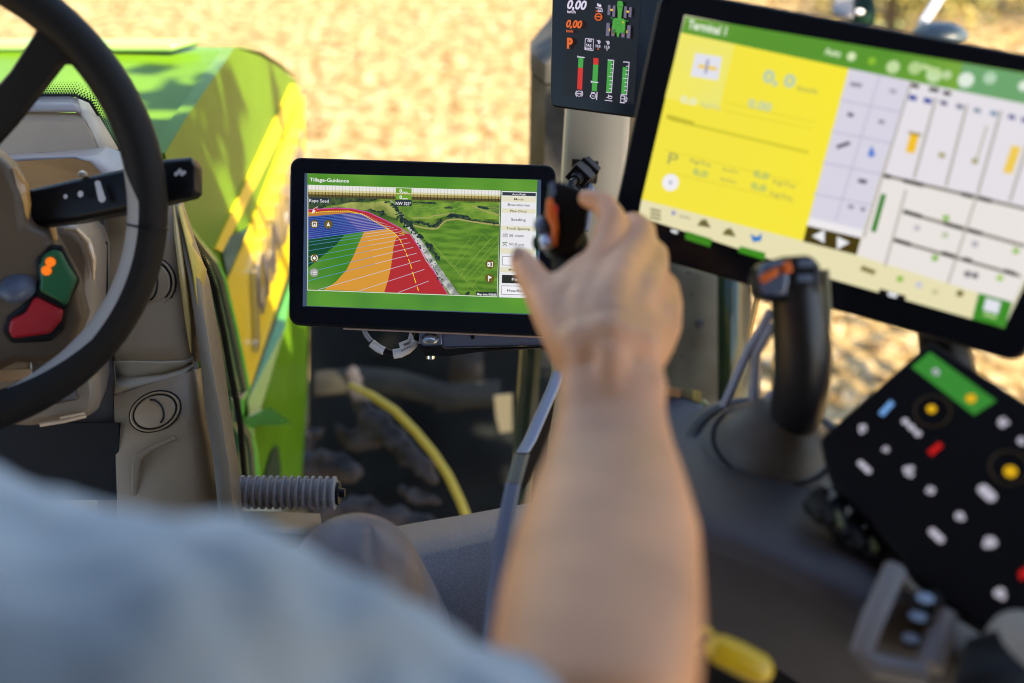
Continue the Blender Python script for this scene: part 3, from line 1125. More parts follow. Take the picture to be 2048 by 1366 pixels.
# spoke from upper rim down to the hub
sp = MB()
def strip(path, hw, th, m, off):
    rows = []
    for i, (x, y) in enumerate(path):
        p = wp(x, y, off[i])
        a = wp(*path[max(i - 1, 0)], off[max(i - 1, 0)])
        b = wp(*path[min(i + 1, len(path) - 1)], off[min(i + 1, len(path) - 1)])
        t = (b - a).normalized()
        s = t.cross(wn).normalized()
        w = hw[i]
        rows.append([p - s * w + wn * th * .4, p - s * w * .8 - wn * th * .4, p - wn * th * .5, p + s * w * .8 - wn * th * .4, p + s * w + wn * th * .4, p + wn * th * .6])
    sp.loft(rows, m)
strip([(128, 78), (96, 100), (50, 165), (0, 225), (-80, 300), (-160, 380)], [.026, .017, .0155, .0165, .02, .03], .018, M['soft_black'], [0, .002, .008, .014, .03, .05])
strip([(-160, 640), (-80, 800), (-40, 880)], [.03, .02, .02], .018, M['soft_black'], [.05, .02, 0])
strip([(-160, 420), (-420, 380), (-600, 380)], [.03, .02, .02], .018, M['soft_black'], [.05, .02, 0])
sp.build("spoke", rimo, smooth=40)

hub = sw
hb = MB()
hbm = mat("brown_grey_hub", (.12, .088, .058), .42, var=.08, scale=20, bump=.15, bscale=900)
def hp_(x, y, off):
    return wp(x, y, off)
outline = [(-250, 300), (-20, 296), (18, 330), (44, 380), (52, 452), (100, 470), (150, 560), (170, 640), (150, 700), (100, 730), (30, 728), (-40, 760), (-250, 760)]
hb.prism([hp_(x, y, .045) for x, y in outline], wn * .05, hbm)
hb.build("hub_body", hub, bevel=.008, bseg=3, smooth=40)
# warm highlight on the hub edge, painted as orange-brown tubes
hw_ = MB()
hw_.tube([hp_(28, 335, .05), hp_(44, 372, .052), hp_(50, 410, .055), hp_(52, 448, .056)], [.002, .006, .0055, .002], mat("painted_hub_highlight", (.55, .30, .08), .25, coat=.6), n=10)
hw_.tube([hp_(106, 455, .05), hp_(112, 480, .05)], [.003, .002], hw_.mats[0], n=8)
hw_.build("hub_highlight", hub)
bp = MB()
bp.prism([hp_(x, y, .041) for x, y in [(70, 520), (100, 490), (125, 492), (160, 562), (134, 622), (128, 660), (100, 684), (22, 688), (4, 664), (14, 634), (66, 592), (74, 560)]], wn * .01, M['black'])
bp.build("button_well", hub, bevel=.003)
gb = MB()
gb.prism([hp_(x, y, .035) for x, y in [(78, 532), (86, 512), (104, 500), (120, 503), (134, 530), (153, 560), (132, 612), (122, 606), (76, 582), (80, 566)]], wn * .01, mat("dark_green_button", (.015, .14, .05), .35))
gb.build("green_button", hub, bevel=.003, bseg=3)
rb_ = MB()
rb_.prism([hp_(x, y, .035) for x, y in [(66, 598), (72, 594), (126, 622), (120, 644), (100, 668), (24, 678), (15, 662), (20, 640), (50, 626)]], wn * .01, mat("red_button", (.45, .01, .02), .35))
rb_.build("red_button", hub, bevel=.003, bseg=3)
od = MB()
for x, y in ((101, 524), (93, 541)):
    od.lathe(hp_(x, y, .034), -wn, [(.0045, 0), (.0045, .0012), (.0001, .002)], em((255, 122, 20), 1.0, .4), n=20)
od.build("lamp_dot", hub)
bs = MB()
bs.ellip(hp_(36, 575, .045), .017, .02, .012, M['bluegrey'])
bs.build("thumb_pad", hub, smooth=60)
# column shroud right of the buttons
cs = MB()
csm = mat("taupe_shroud", (.26, .21, .16), .3, var=.05, bump=.08, bscale=900)
def shroud(off):
    return [hp_(x, y, off) for x, y in [(95, 440), (150, 455), (178, 480), (190, 520), (192, 700), (200, 790), (196, 820), (180, 838), (60, 856), (-60, 850), (-60, 600)]]
cs.prism(shroud(.10), wn * .16, csm)
cs.build("column_shroud", hub, bevel=.010, bseg=3, smooth=45)
gl = MB()  # bright edge highlights of the shroud, painted as pale tubes and a plate
glm = mat("painted_shroud_highlight", (.75, .58, .40), .15, coat=1)
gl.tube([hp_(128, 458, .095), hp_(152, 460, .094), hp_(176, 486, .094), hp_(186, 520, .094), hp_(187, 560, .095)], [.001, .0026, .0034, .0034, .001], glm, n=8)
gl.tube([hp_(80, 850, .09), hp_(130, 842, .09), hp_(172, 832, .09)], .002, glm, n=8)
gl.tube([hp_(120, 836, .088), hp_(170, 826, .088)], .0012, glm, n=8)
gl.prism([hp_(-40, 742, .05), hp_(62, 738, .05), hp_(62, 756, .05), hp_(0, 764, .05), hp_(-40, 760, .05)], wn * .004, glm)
gl.build("shroud_highlight", hub)
wp_ = MB()
wp_.prism([hp_(60, 700, .092), hp_(150, 708, .092), hp_(160, 800, .092), hp_(60, 820, .092)], wn * .006, mat("clear_grey_cover", (.09, .08, .07), .12, coat=1))
wp_.build("shroud_window", hub, bevel=.003)

# stalk lever
sb = MB()
def srow(x, yt, yb, dd, th=.02):
    a, b = W(x, yt, dd), W(x, yb, dd)
    m_ = a.lerp(b, .5)
    return [a, a.lerp(b, .1) - FW * .004, m_ - FW * .005, a.lerp(b, .9) - FW * .004, b, b + FW * th, a + FW * th]
sb.loft([srow(60, 386, 446, .965), srow(62, 378, 452, .965), srow(150, 358, 443, .955), srow(245, 338, 424, .945), srow(335, 318, 404, .935), srow(383, 314, 392, .93), srow(392, 330, 383, .93)], M['black'])
st = sb.build("stalk_lever", sw, bevel=.002, smooth=40, label="flat black stalk with pale printed symbols")
si = MB()
spl = Plane(W(62, 378, .955), W(383, 314, .92), W(62, 452, .955))
def sd(x, y, r):
    si.disc(spl, x, y, mm(r, .93), M['white'], .0035)
sd(131, 393, 4.5)
sd(161, 388, 6.5)
sd(204, 397, 8)
sd(199, 386, 6)
sd(195, 367, 6)
si.poly([spl.px(x, y, .0036) for x, y in ((189, 364), (200, 362), (211, 398), (197, 401))], M['white'])
for i in range(5):
    sd(352 + i * 4, 348 - (i % 3) * 3, 4.2)
sd(360, 341, 4)
si.build("printed_symbols", st, smooth=0)
sc = MB()
sc.lathe(W(165, 352, .95), UP, [(.0045, 0), (.0045, .003), (.001, .005)], mat("pale_screw", (.5, .42, .35), .3, metal=.5), n=14)
sc.build("screw", st)
# ================================================================== SMALL MONITOR (in focus)
LAY = [0.0006]
def nxt():
    LAY[0] += .00004
    return LAY[0]


def rrect(pl, x0, y0, x1, y1, r, n=6):
    """rounded rectangle in plane metres"""
    pts = []
    for cx, cy, a0 in ((x1 - r, y0 + r, -90), (x1 - r, y1 - r, 0), (x0 + r, y1 - r, 90), (x0 + r, y0 + r, 180)):
        for i in range(n + 1):
            a = R(a0 + 90 * i / n)
            pts.append((cx + math.cos(a) * r, cy + math.sin(a) * r))
    return pts


def housing(pl, w, h, r, parent, name1, name2, th, m_case, m_glass):
    a = MB()
    pts = rrect(pl, 0, 0, w, h, r)
    a.prism([pl.o + pl.ex * x + pl.ey * y - pl.n * .0006 for x, y in pts], -pl.n * th, m_case)
    a.build(name1, parent, bevel=.0022, bseg=3, smooth=40)
    b = MB()
    pts = rrect(pl, .0022, .0022, w - .0022, h - .0022, r - .0015)
    b.prism([pl.o + pl.ex * x + pl.ey * y for x, y in pts], -pl.n * .001, m_glass)
    return b.build(name2, parent, smooth=0)


tl, tr_, bl_ = W(580, 314, 1.133), W(1112, 330, 1.110), W(577, 650, 1.130)
P1 = Plane(tl, tr_, bl_)
mon = thing("tablet_monitor", "small black monitor showing the coloured field map, left of the raised hand", "monitor", P1.uv(P1.w / 2, P1.h, -.03))
edge_m = mat("warm_grey_metal_edge", (.20, .15, .12), .3, metal=.4)
housing(P1, P1.w, P1.h, .012, mon, "housing", "bezel_glass", .028, M['black'], M['bezel'])


def Z(X, Y):
    return (600 + X * .2441, 340 + Y * .2441)


def zp(mb, pts, m, off=None, pl=P1):
    off = nxt() if off is None else off
    mb.poly([pl.px(*Z(*p), off) for p in pts], m)


def zline(mb, pts, w, m, off=None, pl=P1, tf=Z):
    """a drawn line of width w (metres) through traced points"""
    off = nxt() if off is None else off
    P = [pl.px(*tf(*p), off) for p in pts]
    for a, b in zip(P, P[1:]):
        t = (b - a)
        L = t.length
        if L < 1e-7:
            continue
        t.normalize()
        s = pl.n.cross(t) * w / 2
        mb.poly([a - s - t * w * .2, a + s - t * w * .2, b + s + t * w * .2, b - s + t * w * .2], m)


LAY[0] = .0003
bk = MB()
zp(bk, [(38, 26), (1976, 80), (1958, 1190), (22, 1116)], em((62, 78, 104)))
grn = em_noise("header_green", (78, 140, 40), (120, 172, 66), 9, detail=2)
grn2 = em_noise("footer_green", (66, 128, 52), (96, 158, 48), 9, detail=2)
zp(bk, [(60, 27), (1946, 80), (1942, 172), (62, 124)], grn)
zp(bk, [(62, 124), (1942, 172), (1932, 1180), (56, 1113)], grn2)
screen = bk.build("screen", mon, smooth=0)
# map picture
LAY[0] = .0006
mp = MB()
land = em_noise("map_land", (62, 92, 38), (112, 142, 52), 60, detail=8)
zp(mp, [(62, 121), (1645, 168), (1617, 1042), (60, 986)], em((222, 226, 214)))
zp(mp, [(68, 220), (1638, 258), (1611, 1036), (66, 981)], land)
zp(mp, [(68, 222), (660, 236), (560, 262), (430, 262), (230, 296), (160, 322), (68, 328)], em_noise("map_dark_wood", (38, 56, 44), (78, 100, 58), 130))
zp(mp, [(250, 300), (420, 264), (560, 268), (700, 252), (760, 300), (800, 370), (780, 395), (640, 345), (480, 320), (360, 306)], em_noise("map_pale_field", (118, 134, 62), (166, 170, 92), 60))
zp(mp, [(836, 300), (1110, 268), (1636, 268), (1632, 405), (1400, 400), (1250, 365), (1100, 402), (940, 404), (880, 380)], em_noise("map_upper_field", (86, 128, 46), (126, 160, 58), 70))
zp(mp, [(930, 450), (1110, 474), (1180, 422), (1300, 412), (1634, 460), (1612, 1034), (1320, 1022), (1120, 760), (985, 560)], em_noise("map_big_field", (72, 116, 36), (106, 148, 48), 40, stretch=(1, 1, 6)))
zp(mp, [(1450, 300), (1634, 290), (1634, 368), (1560, 330)], em((98, 122, 60)))
f1 = em((128, 160, 66))
for (a, b) in (((1000, 520), (1450, 1000)), ((1040, 560), (1500, 1020)), ((1330, 900), (1630, 560)), ((1360, 920), (1625, 620)), ((1300, 880), (1560, 560)), ((1260, 800), (1480, 540)), ((1400, 960), (1620, 720)), ((1230, 760), (1400, 560)), ((1150, 690), (1470, 1020)), ((1480, 520), (1540, 560)), ((1320, 830), (1600, 530))):
    zline(mp, [a, b], .0005, f1)
for i in range(16):
    x = 880 + i * 46
    zline(mp, [(x, 300 + (i % 3) * 14), (x + 120, 286 + (i % 4) * 16)], .0004, em((132, 164, 72)))
tan = em((166, 156, 98))
zline(mp, [(925, 452), (1000, 472), (1090, 484), (1130, 476), (1168, 436), (1200, 412), (1290, 402), (1400, 422), (1500, 436), (1634, 452)], .0016, tan)
zline(mp, [(1410, 292), (1450, 310), (1540, 345), (1636, 372)], .0012, tan)
zline(mp, [(920, 392), (1060, 392), (1100, 372), (1180, 366), (1260, 350)], .0010, tan)
zp(mp, [(738, 246), (748, 246), (985, 560), (1120, 762), (1305, 1022), (1232, 1018), (1030, 742), (925, 545), (830, 400)], em_noise("map_road", (128, 136, 130), (205, 205, 200), 140))
tree_ms = [em((34, 52, 50)), em((46, 66, 54)), em((58, 80, 56)), em((28, 42, 48))]
rnd = random.Random(5)
def clump(x, y, sx, sy):
    n = 7
    zp(mp, [(x + math.cos(6.283 * k / n) * sx * rnd.uniform(.6, 1.2), y + math.sin(6.283 * k / n) * sy * rnd.uniform(.6, 1.2)) for k in range(n)], rnd.choice(tree_ms), off=LAY[0] + rnd.random() * .0002)
LAY[0] += .00004
def belt(path, n, sp_, sx, sy, grow=0):
    for i in range(n):
        t = rnd.random() * (len(path) - 1)
        k = int(t)
        a, b = path[k], path[min(k + 1, len(path) - 1)]
        x = a[0] + (b[0] - a[0]) * (t - k) + rnd.gauss(0, sp_)
        y = a[1] + (b[1] - a[1]) * (t - k) + rnd.gauss(0, sp_ * .6)
        g_ = 1 + grow * t / len(path)
        clump(x, y, sx * g_ * rnd.uniform(.5, 1.2), sy * g_ * rnd.uniform(.5, 1.2))
belt([(745, 262), (800, 330), (850, 400), (900, 450), (960, 520), (1030, 590), (1090, 660), (1140, 740)], 110, 8, 12, 11, .5)
belt([(790, 370), (840, 420), (900, 420), (870, 460)], 40, 16, 16, 12)
belt([(945, 420), (1020, 440), (1090, 458), (1125, 455), (1150, 412)], 60, 7, 15, 9)
belt([(1215, 380), (1260, 372), (1320, 380), (1370, 396)], 60, 8, 24, 12)
belt([(1380, 402), (1460, 415), (1540, 428), (1632, 440)], 36, 5, 15, 7)
belt([(930, 262), (1000, 268), (1100, 272)], 26, 3, 22, 6)
belt([(1180, 262), (1260, 262)], 8, 2, 18, 4)
belt([(1215, 310), (1222, 312)], 8, 8, 28, 7)
belt([(1465, 300), (1500, 308), (1545, 320)], 20, 5, 20, 9)
belt([(560, 318), (640, 340), (690, 350), (670, 370)], 36, 8, 14, 9)
belt([(900, 500), (1000, 650), (1080, 780), (1180, 960)], 40, 10, 8, 8)
belt([(1380, 1000), (1372, 1020)], 6, 6, 14, 12)
belt([(690, 250), (760, 285)], 10, 8, 14, 6)
LAY[0] = .0018
# coloured zones
zp(mp, [(68, 322), (300, 308), (430, 315), (560, 345), (700, 410), (830, 480), (900, 525), (1000, 670), (1080, 800), (1212, 1020), (690, 1001), (600, 700), (400, 380), (68, 356)], em((176, 44, 50)))
zp(mp, [(822, 476), (895, 524), (850, 518), (835, 500)], em((150, 158, 84)))
zp(mp, [(68, 352), (240, 338), (400, 337), (520, 368), (68, 384)], em((190, 128, 62)))
zp(mp, [(525, 508), (700, 472), (760, 505), (800, 540), (775, 590), (765, 640), (745, 800), (722, 900), (690, 1001), (195, 981), (290, 920), (380, 820), (440, 700), (480, 600)], em((214, 150, 54)))
zp(mp, [(67, 382), (400, 352), (500, 362), (620, 425), (722, 482), (525, 508), (365, 532), (67, 572)], em_noise("zone_blue", (34, 52, 138), (74, 66, 158), 16, detail=1))
zp(mp, [(365, 530), (525, 507), (482, 600), (440, 700), (380, 820), (290, 920), (195, 981), (64, 976), (66, 800), (190, 700), (300, 610)], em_noise("zone_green", (64, 130, 34), (98, 150, 58), 14, detail=2))
zp(mp, [(67, 570), (366, 529), (300, 610), (190, 700), (66, 802)], em((20, 74, 46)))
lb = em((96, 158, 206))
lw = em((198, 200, 222))
Ls = [((485, 990), (1018, 815)), ((805, 1004), (1053, 910)), ((150, 980), (985, 740)), ((66, 908), (955, 682)), ((66, 838), (927, 634)), ((66, 765), (900, 595)), ((66, 712), (878, 560)), ((66, 662), (855, 530)), ((66, 618), (830, 505)), ((66, 590), (800, 487))]
for i in range(13):
    t = (i + 1) / 13.0
    t = t ** .85
    Ls.append(((66, 590 - 205 * t), (800 - 290 * t, 487 - 132 * t)))
for i, (a, b) in enumerate(Ls):
    o_ = nxt() if i < 2 else LAY[0]
    w_ = .0005 if i < 5 else (.0004 if i < 12 else .00028)
    mid = (a[0] + (b[0] - a[0]) * .62, a[1] + (b[1] - a[1]) * .62)
    zline(mp, [a, mid], w_, lb if i > 2 else lw, off=o_)
    zline(mp, [mid, b], w_, lw, off=o_)
zline(mp, [(68, 326), (300, 311), (430, 318), (560, 347), (700, 412), (830, 482), (900, 526), (1000, 671), (1080, 801), (1208, 1018)], .0009, em((206, 84, 170)))
yl = em((250, 226, 40))
yp = [(68, 352), (232, 338), (400, 336), (510, 362), (620, 425), (720, 482), (782, 525), (822, 575), (870, 682), (905, 772), (935, 882), (970, 988)]
off = nxt()
pos = 0
for a, b in zip(yp, yp[1:]):
    L = math.hypot(b[0] - a[0], b[1] - a[1])
    dash_l = 9 if b[1] < 500 else 9 + (b[1] - 500) * .075
    t = 0
    while t < L:
        u = min(t + dash_l, L)
        zline(mp, [(a[0] + (b[0] - a[0]) * t / L, a[1] + (b[1] - a[1]) * t / L), (a[0] + (b[0] - a[0]) * u / L, a[1] + (b[1] - a[1]) * u / L)], .0008, yl, off=off)
        t += dash_l * 1.75
mp.build("map_picture", screen, smooth=0, label="aerial field map with red, orange, green and blue zones")

# light bar rulers
LAY[0] = .0024
ru = MB()
zp(ru, [(66, 124), (1643, 170), (1642, 214), (66, 174)], em((232, 230, 224)))
zp(ru, [(66, 158), (1643, 204), (1642, 218), (66, 177)], em((214, 208, 160)))
zp(ru, [(66, 177), (1642, 218), (1641, 240), (66, 200)], em((168, 150, 84)))
zp(ru, [(66, 198), (1641, 238), (1640, 262), (66, 222)], em((84, 76, 42)))
dk1 = em((40, 38, 28))
dk2 = em((150, 148, 140))
off = nxt()
for i in range(57):
    x = 70 + i * 27.8
    s_ = 46 / 1577. * (x - 66)
    zline(ru, [(x, 126 + s_), (x, 172 + s_)], .00035, dk2, off=off)
    zline(ru, [(x, 178 + s_ * .9), (x, 218 + s_ * .88)], .0006, dk1, off=off)
ru.build("ruler_bar", screen, smooth=0)
# overlay boxes, icons, side menu
LAY[0] = .0027
ov = MB()
box_d = em((44, 54, 62))
zp(ov, [(68, 224), (245, 229), (244, 270), (68, 266)], box_d)
zp(ov, [(778, 243), (915, 247), (914, 298), (778, 294)], em((38, 50, 60)))
gg = em((108, 160, 44))
zp(ov, [(784, 147), (915, 151), (914, 191), (784, 187)], gg)
zp(ov, [(784, 199), (915, 203), (914, 243), (784, 239)], gg)
zp(ov, [(1442, 996), (1614, 1001), (1612, 1032), (1441, 1027)], em((40, 50, 48)))
wh = em((238, 238, 240))
olive = em((108, 92, 34))
olive2 = em((78, 66, 22))
greyc = em((150, 152, 146))
o1, o2, o3 = nxt(), nxt(), nxt()
for x, y in ((118, 443), (232, 445), (117, 722), (115, 840), (1557, 773), (1553, 888)):
    ov.disc(P1, *Z(x, y), .0050, olive2 if x != 115 else greyc, o1)
    ov.disc(P1, *Z(x, y), .0045, olive if x != 115 else greyc, o2)
# glyphs inside the round keys
for pts in ([(98, 424), (138, 425), (138, 464), (98, 463)],):
    zp(ov, pts, wh, o3)
zp(ov, [(104, 430), (132, 431), (132, 457), (104, 456)], olive, nxt())
zp(ov, [(108, 454), (120, 438), (130, 455)], wh, nxt())
zp(ov, [(232, 424), (247, 464), (232, 455), (217, 463)], wh)
zp(ov, [(103, 722), (117, 706), (132, 722), (117, 738)], wh)
for sx in (-1, 1):
    zline(ov, [(117 + sx * 14, 700), (117 + sx * 25, 712), (117 + sx * 25, 732), (117 + sx * 14, 744)], .0009, wh)
for dy in (-13, 0, 13):
    zline(ov, [(106, 840 + dy), (136, 841 + dy)], .0008, wh)
    zline(ov, [(94, 840 + dy), (99, 840 + dy)], .0008, wh)
zp(ov, [(1536, 755), (1560, 756), (1560, 792), (1536, 791)], wh)
zline(ov, [(1568, 756), (1578, 756), (1577, 792), (1567, 791)], .0008, wh)
zp(ov, [(1541, 766), (1550, 774), (1541, 782)], olive)
zline(ov, [(1545, 866), (1544, 912)], .0009, wh)
zp(ov, [(1545, 866), (1574, 880), (1545, 894)], wh)
# compass needle
zp(ov, [(108, 320), (144, 296), (138, 326), (96, 360)], wh)
zp(ov, [(110, 322), (140, 302), (136, 340)], em((196, 24, 36)))
# curved arrow
zline(ov, [(812, 520), (830, 524), (842, 510), (848, 535)], .0008, em((206, 176, 40)))
# menu
zp(ov, [(1632, 168), (1642, 168), (1616, 1042), (1606, 1042)], dk1) if False else None
zline(ov, [(1646, 168), (1620, 1042)], .0007, em((40, 46, 44)))
zp(ov, [(1652, 172), (1938, 181), (1926, 1052), (1629, 1042)], em((232, 232, 236)))
cream = em((226, 222, 196))
ink = em((30, 34, 40))
zp(ov, [(1658, 180), (1933, 188), (1932, 216), (1657, 208)], em((50, 58, 66)))
def bar(y0, y1):
    f_ = lambda y: (y - 180) * -.029
    zp(ov, [(1656 + f_(y0), y0), (1932 + f_(y0) * .5, y0 + 8), (1932 + f_(y1) * .5, y1 + 8), (1656 + f_(y1), y1)], cream)
for a, b in ((214, 258), (313, 350), (454, 494), (640, 684), (795, 838)):
    bar(a, b)
zp(ov, [(1655, 858), (1925, 866), (1924, 934), (1653, 926)], em((40, 46, 40)))
def btn(y0, y1, x0=1656):
    zp(ov, [(x0, y0), (1924, y0 + 8), (1924, y1 + 8), (x0 - 2, y1)], em((110, 112, 118)))
    zp(ov, [(x0 + 4, y0 + 4), (1920, y0 + 12), (1920, y1 + 4), (x0 + 2, y1 - 4)], em((240, 240, 244)))
btn(706, 780, 1658)
btn(946, 1020, 1652)
for i in range(5):
    zline(ov, [(1664 + i * 8.5, 520), (1663 + i * 8.5, 550)], .0005, ink)
lgn = em((70, 140, 50))
for x, y in ((1668, 592), (1690, 592)):
    zline(ov, [(x - 8, y), (x, y + 6), (x + 8, y)], .0009, lgn)
for x, y in ((1664, 620), (1676, 612), (1690, 620), (1684, 606), (1670, 606)):
    zline(ov, [(x - 3, y), (x + 3, y)], .0009, ink)
ov.build("menu_overlay", screen, smooth=0)
LAY[0] = .0036
tx = MB()
def T(s, X, Y, capz, m, align='L', bold=.01, shear=0, wz=None):
    text(tx, P1, s, *Z(X, Y), mm(capz * .2441, 1.12), m, nxt(), align, bold, shear, mm(wz * .2441, 1.12) if wz else None)
T("Tillage-Guidance", 80, 92, 30, wh, bold=.012, wz=328)
T("Rape Seed", 76, 262, 27, wh, bold=.0, wz=164)
T("0", 815, 184, 29, wh, bold=.03, wz=20)
T("cm", 839, 187, 14, wh, bold=.03, wz=42)
T("0", 815, 236, 29, wh, bold=.03, wz=20)
T("cm", 839, 239, 14, wh, bold=.03, wz=42)
T("NW 323°", 784, 285, 26, wh, bold=.015, wz=126)
T("Map data ©2025", 1450, 1024, 17, wh, bold=.02, wz=158)
T("AutoPath", 1794, 207, 16, wh, 'C', .006, wz=110)
T("Mode", 1793, 248, 18, ink, 'C', .006, wz=76)
T("Boundaries", 1792, 296, 21, ink, 'C', .006, wz=178)
T("Plan Data", 1789, 346, 19, ink, 'C', .006, wz=134)
T("Seeding", 1789, 418, 23, ink, 'C', .006, wz=118)
T("Track Spacing", 1786, 489, 19, ink, 'C', .006, wz=190)
T("36 rows", 1713, 546, 23, ink, 'L', .006, wz=118)
T("50.0 cm", 1713, 616, 20, em((90, 92, 96)), 'L', .01, wz=120)
T("Map View", 1780, 828, 19, em((110, 96, 70)), 'C', .015, wz=140)
T("Field", 1782, 908, 23, wh, 'C', .006, wz=92)
T("Headland", 1696, 997, 23, ink, 'L', .006, wz=156)
tx.build("screen_lettering", screen, smooth=0)
# warm metal edge along the lower rear of the housing
me_ = MB()
me_.tube([P1.uv(.062, P1.h + .0012, -.006), P1.uv(P1.w - .004, P1.h + .0012, -.006)], .0011, mat("warm_edge", (.6, .42, .34), .3, metal=.3), n=8)
me_.tube([P1.uv(-.0008, .02, -.006), P1.uv(-.0008, P1.h * .8, -.006)], .0007, me_.mats[0], n=8)
me_.build("edge_strip", mon)

# bracket, bolt, cable
br = thing("monitor_bracket", "blue grey metal bracket arm with a round bolt under the small monitor", "bracket", W(960, 690, 1.17))
b1 = MB()
bm_ = mat("satin_blue_grey_steel", (.20, .235, .36), .3, metal=.55)
top_ = [(842, 664), (1115, 668), (1120, 684), (1080, 690), (900, 706), (850, 704), (834, 690)]
b1.prism([W(x, y, 1.135) for x, y in [(884, 663), (1118, 676), (1122, 686), (1100, 690), (890, 695), (884, 690)]], FW * .003, bm_)
b1.prism([W(x, y, 1.13) for x, y in [(838, 660), (882, 662), (884, 690), (846, 692), (838, 686)]], FW * .02, bm_)
b1.build("arm_plate", br, bevel=.001)
b2 = MB()
b2.prism([W(x, y, 1.128) for x, y in [(836, 686), (846, 694), (884, 692), (890, 697), (1100, 692), (1122, 688), (1124, 694), (960, 704), (900, 712), (850, 712), (836, 702)]], FW * .02, M['black'])
b2.prism([W(x, y, 1.15) for x, y in [(1066, 690), (1124, 692), (1116, 704), (1086, 700)]], FW * .02, M['soft_black'])
b2.build("arm_flange", br, bevel=.002)
b3 = MB()
bd = (UP * .75 - FW * .66).normalized()
b3.lathe(W(861, 677, 1.13), bd, [(mm(18, 1.13), 0), (mm(17, 1.13), .002), (mm(12, 1.13), .0045), (mm(5, 1.13), .0055), (.0003, .0058)], mat("steel_bolt", (.42, .47, .52), .25, metal=.8), n=24)
b3.build("bolt", br)
b3 = MB()
b3.lathe(W(861, 712, 1.135), -UP, [(mm(9, 1.13), 0), (mm(8, 1.13), .0035), (.001, .005)], M['chrome'], n=16)
b3.build("nut", br)
b3 = MB()
b3.lathe(P1.uv(0, 0, 0) * 0 + W(945, 674, 1.134), -FW, [(mm(4.5, 1.13), 0), (.0002, .0004)], M['black'], n=14)
b3.build("bolt_hole", br)
cb = thing("cable_loop", "looped black cable with white printed tags hanging below the small monitor", "cable", W(780, 700, 1.15))
c1 = MB()
cpath = [(722, 650), (730, 668), (742, 684), (758, 697), (775, 704), (792, 708), (808, 703), (824, 690), (834, 672), (838, 655)]
c1.tube([W(x, y, 1.145) for x, y in cpath], .0036, M['soft_black'], n=10)
c1.build("cord", cb)
c2 = MB()
c2.tube([W(726, 656, 1.143), W(733, 671, 1.143), (W(742, 682, 1.143))], .0028, mat("grey_sheath", (.35, .38, .48), .4), n=10)
c2.tube([W(x, y, 1.1445) for x, y in ((743, 686), (757, 697), (768, 702))], .0050, M['white'], n=12)
c2.tube([W(x, y, 1.1445) for x, y in ((787, 708), (800, 706), (814, 699), (824, 690), (830, 680))], .0056, M['white'], n=12)
c2.prism([W(x, y, 1.139) for x, y in ((797, 686), (817, 678), (824, 694), (802, 702))], FW * .0008, M['white'])
c2.prism([W(x, y, 1.141) for x, y in ((820, 662), (828, 676), (824, 690), (814, 684))], FW * .0008, M['white'])
c2.build("tag", cb)
# tiny print on the tag
c3 = MB()
for k in range(4):
    c3.tube([W(803 + k * 5, 703 - k * 2.6, 1.1385), W(806 + k * 5, 699 - k * 2.6, 1.1383)], .0004, M['black'], n=5)
    c3.tube([W(808 + k * 3, 692 - k, 1.1384), W(809 + k * 3, 687 - k, 1.1384)], .0004, M['black'], n=5)
c3.build("tag_print", cb)

# ================================================================== CORNER DISPLAY
P2 = Plane(W(1106, -150, 1.085), W(1106, -150, 1.085) + (W(1292, 239, 1.05) - W(1098, 213, 1.125)), W(1098, 213, 1.125))
cd = thing("corner_display", "black upright display with orange figures and four bar gauges on the pillar", "display", P2.uv(.05, P2.h, -.03))
housing(P2, P2.w * 1.18, P2.h, .008, cd, "housing", "bezel_glass", .022, M['black'], M['bezel'])
def Y2(X, Y):
    return (1040 + X * .17564, Y * .17564)
LAY[0] = .0003
s2 = MB()
s2.poly([P2.px(1134, -140, .0003), P2.px(1126, 190, .0003), P2.px(1268, 208, .0003), P2.px(1290, -120, .0003)], em((13, 13, 16)))
scr2 = s2.build("screen", cd, smooth=0)
g2 = MB()
def yp_(pts, m, off=None):
    off = nxt() if off is None else off
    g2.poly([P2.px(*Y2(*p), off) for p in pts], m)
def yl_(pts, w, m, off=None):
    zline(g2, pts, w, m, off, P2, Y2)
org = em((226, 100, 20))
lav = em((224, 214, 236))
gr_ = em((66, 160, 60))
rd_ = em((206, 44, 30))
def qbar(xt, yt, xb, yb, hw, m):
    yp_([(xt - hw, yt - 3), (xt + hw, yt + 3), (xb + hw, yb + 3), (xb - hw, yb - 3)], m)
qbar(694, 652, 689, 770, 28, gr_)
qbar(689, 772, 678, 1018, 28, rd_)
yl_([(655, 645), (735, 655)], .0009, lav)
yp_([(653, 630), (668, 645), (654, 660)], lav)
qbar(865, 662, 863, 735, 29, rd_)
qbar(863, 737, 846, 1038, 29, gr_)
yl_([(815, 932), (890, 939)], .0009, lav)
yp_([(808, 915), (824, 932), (809, 948)], lav)
qbar(1026, 690, 1008, 1050, 27, gr_)
yl_([(1002, 682), (1068, 688), (1040, 1056), (980, 1050)], .0008, lav)
for i in range(1, 8):
    yy_ = 688 + 46 * i
    xx = 1068 - 28 * i / 8
    yl_([(xx, yy_), (xx - (46 if i == 4 else 28), yy_ - 3)], .0006, lav)
qbar(1197, 765, 1178, 1068, 26, gr_)
yl_([(1176, 704), (1243, 710), (1214, 1080), (1150, 1074)], .0008, lav)
for i in range(1, 8):
    yy_ = 710 + 46 * i
    xx = 1243 - 29 * i / 8
    yl_([(xx, yy_), (xx - (56 if i == 4 else 32), yy_ - 3)], .0006, lav)
